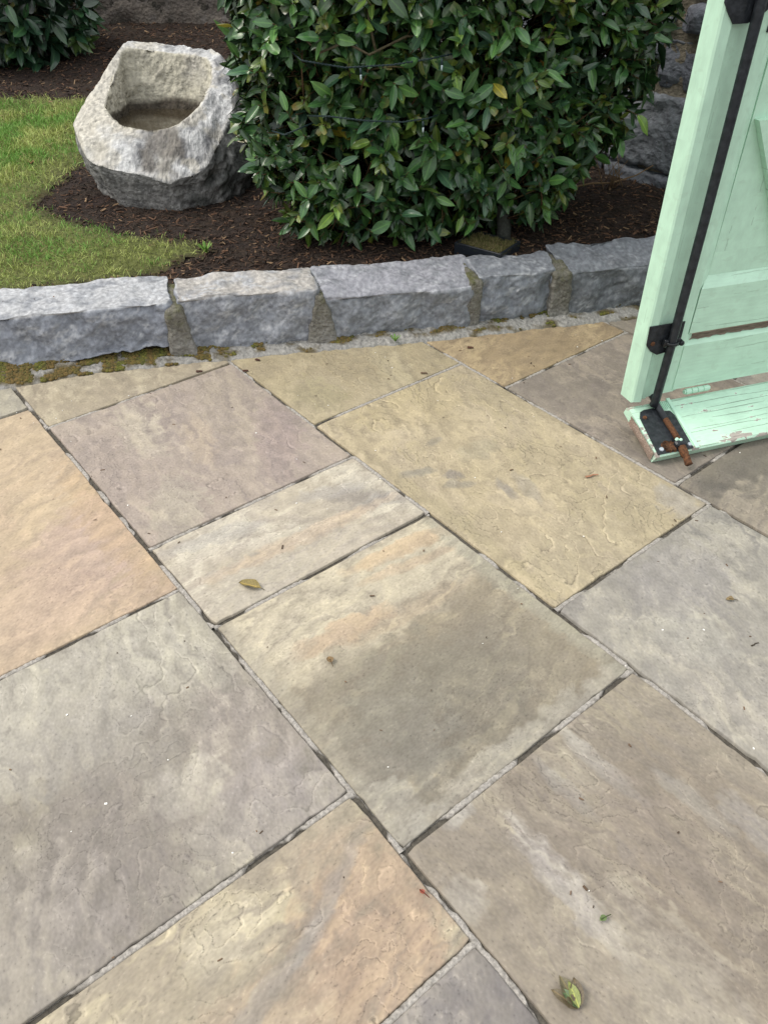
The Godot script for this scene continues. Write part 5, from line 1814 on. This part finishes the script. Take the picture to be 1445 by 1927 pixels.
	for q in bits:
		var mb := Mb.new()
		var l: float = q[4]
		mb.tube(PackedVector3Array([Vector3(-l * 0.5, 0, 0), Vector3(-l * 0.2, 0.001, l * 0.05), Vector3(l * 0.15, 0.0, -l * 0.03), Vector3(l * 0.5, 0.001, l * 0.10)]), q[5], float(q[5]) * 0.6, 5)
		for i in mb.v.size():
			mb.v[i].y *= 0.45
		single(q[0], mb.mesh(plain_mat(q[1], q[6], 0.9), false), q[1], "bark" if q[0] != "twig" else "twig", Transform3D(Basis(Vector3.UP, q[3]), q[2]))
	# specks of grit and plant litter nobody would count
	var ch := Mb.new()
	ch.box(Transform3D(), Vector3(0.5, 0.22, 0.35), Color.WHITE, 0.08)
	where = []
	cols = PackedColorArray()
	for i in 200:
		var g := Vector2(rg.randf_range(-2.2, 0.3), rg.randf_range(-2.1, 0.2))
		var p := GRID_A * g.x + GRID_B * g.y
		if (p - WALL_AT).dot(WALL_M) < 0.04:
			continue
		var white := rg.randf() < 0.3
		var s := rg.randf_range(0.0018, 0.0042) * (1.0 + pow(rg.randf(), 8.0))
		var thin := 1.0 if white else rg.randf_range(1.0, 3.0)
		where.append(Transform3D(Basis(Vector3.UP, rg.randf() * TAU).scaled_local(Vector3(s * thin, s * 0.7, s)), p + Vector3(0, 0.0015, 0)))
		cols.append(Color(0.75, 0.74, 0.70) if white else Color(0.05, 0.035, 0.025).lerp(Color(0.16, 0.10, 0.06), rg.randf()))
	var grit := many("grit", ch.mesh(plain_mat("grit", Color.WHITE, 0.9, true), false), where, cols, self)
	tag(grit, "", "", "", "stuff")
	# dry stalks at the foot of the side wall
	var dry := thing("dry_stalks", "tuft of dry brown stalks at the foot of the dark side wall", "dead plant", Vector3(0.955, 0.18, -3.42))
	var dm := plain_mat("dry stalk", Color(0.20, 0.13, 0.07), 0.9)
	for k in 16:
		var mb := Mb.new()
		var a := rg.randf() * TAU
		var d := Vector3(cos(a) * 0.06, rg.randf_range(0.04, 0.15), sin(a) * 0.04)
		var s := Vector3(rg.randfn(0, 0.025), 0, rg.randfn(0, 0.02))
		mb.tube(PackedVector3Array([s, s + d * 0.5 + Vector3(rg.randfn(0, 0.008), 0.01, 0), s + d]), 0.0022, 0.0010, 5)
		part("stalk", mb.mesh(dm), dry)
	var lt := Mb.new()
	lt.tube(PackedVector3Array([Vector3(-0.20, 0.012, 0.06), Vector3(-0.09, 0.028, 0.035), Vector3(0.0, 0.024, 0.015), Vector3(0.10, 0.05, 0.0), Vector3(0.17, 0.085, -0.02)]), 0.004, 0.002, 6)
	part("fallen_stalk", lt.mesh(dm), dry)


func _ready() -> void:
	cam = Camera3D.new()
	cam.name = "camera"
	cam.position = Vector3(0, 1.24, 0)
	cam.basis = Basis(Vector3.RIGHT, deg_to_rad(-39.98)) * Basis(Vector3.BACK, deg_to_rad(0.238))
	cam.fov = 66.87
	cam.near = 0.05
	cam.far = 120.0
	add_child(cam)
	cam.current = true
	var env := Environment.new()
	env.background_mode = Environment.BG_SKY
	var sky := ProceduralSkyMaterial.new()
	sky.sky_top_color = Color(0.98, 0.985, 0.99)
	sky.sky_horizon_color = Color(0.65, 0.657, 0.668)
	sky.sky_curve = 0.3
	sky.ground_bottom_color = Color(0.30, 0.29, 0.28)
	sky.ground_horizon_color = Color(0.50, 0.50, 0.50)
	sky.sky_energy_multiplier = 1.0
	sky.sun_angle_max = 1.0
	env.sky = Sky.new()
	env.sky.sky_material = sky
	env.background_energy_multiplier = 1.0
	env.tonemap_mode = Environment.TONE_MAPPER_LINEAR
	env.tonemap_exposure = 1.6
	env.sdfgi_enabled = true
	env.ssao_enabled = true
	env.ssil_enabled = true
	var we := WorldEnvironment.new()
	we.name = "world"
	we.environment = env
	add_child(we)
	var sun := DirectionalLight3D.new()
	sun.name = "sun"
	sun.light_energy = 0.5
	sun.light_color = Color(1.0, 0.97, 0.92)
	sun.light_angular_distance = 24.0
	sun.shadow_enabled = true
	sun.sky_mode = DirectionalLight3D.SKY_MODE_LIGHT_ONLY
	sun.basis = Basis.looking_at(Vector3(0.78, -1.0, -0.02).normalized(), Vector3.FORWARD)
	add_child(sun)
	build_ground()
	build_patio()
	build_kerb()
	build_walls()
	build_trough()
	build_hedge()
	build_lights_string()
	build_door()
	build_small()
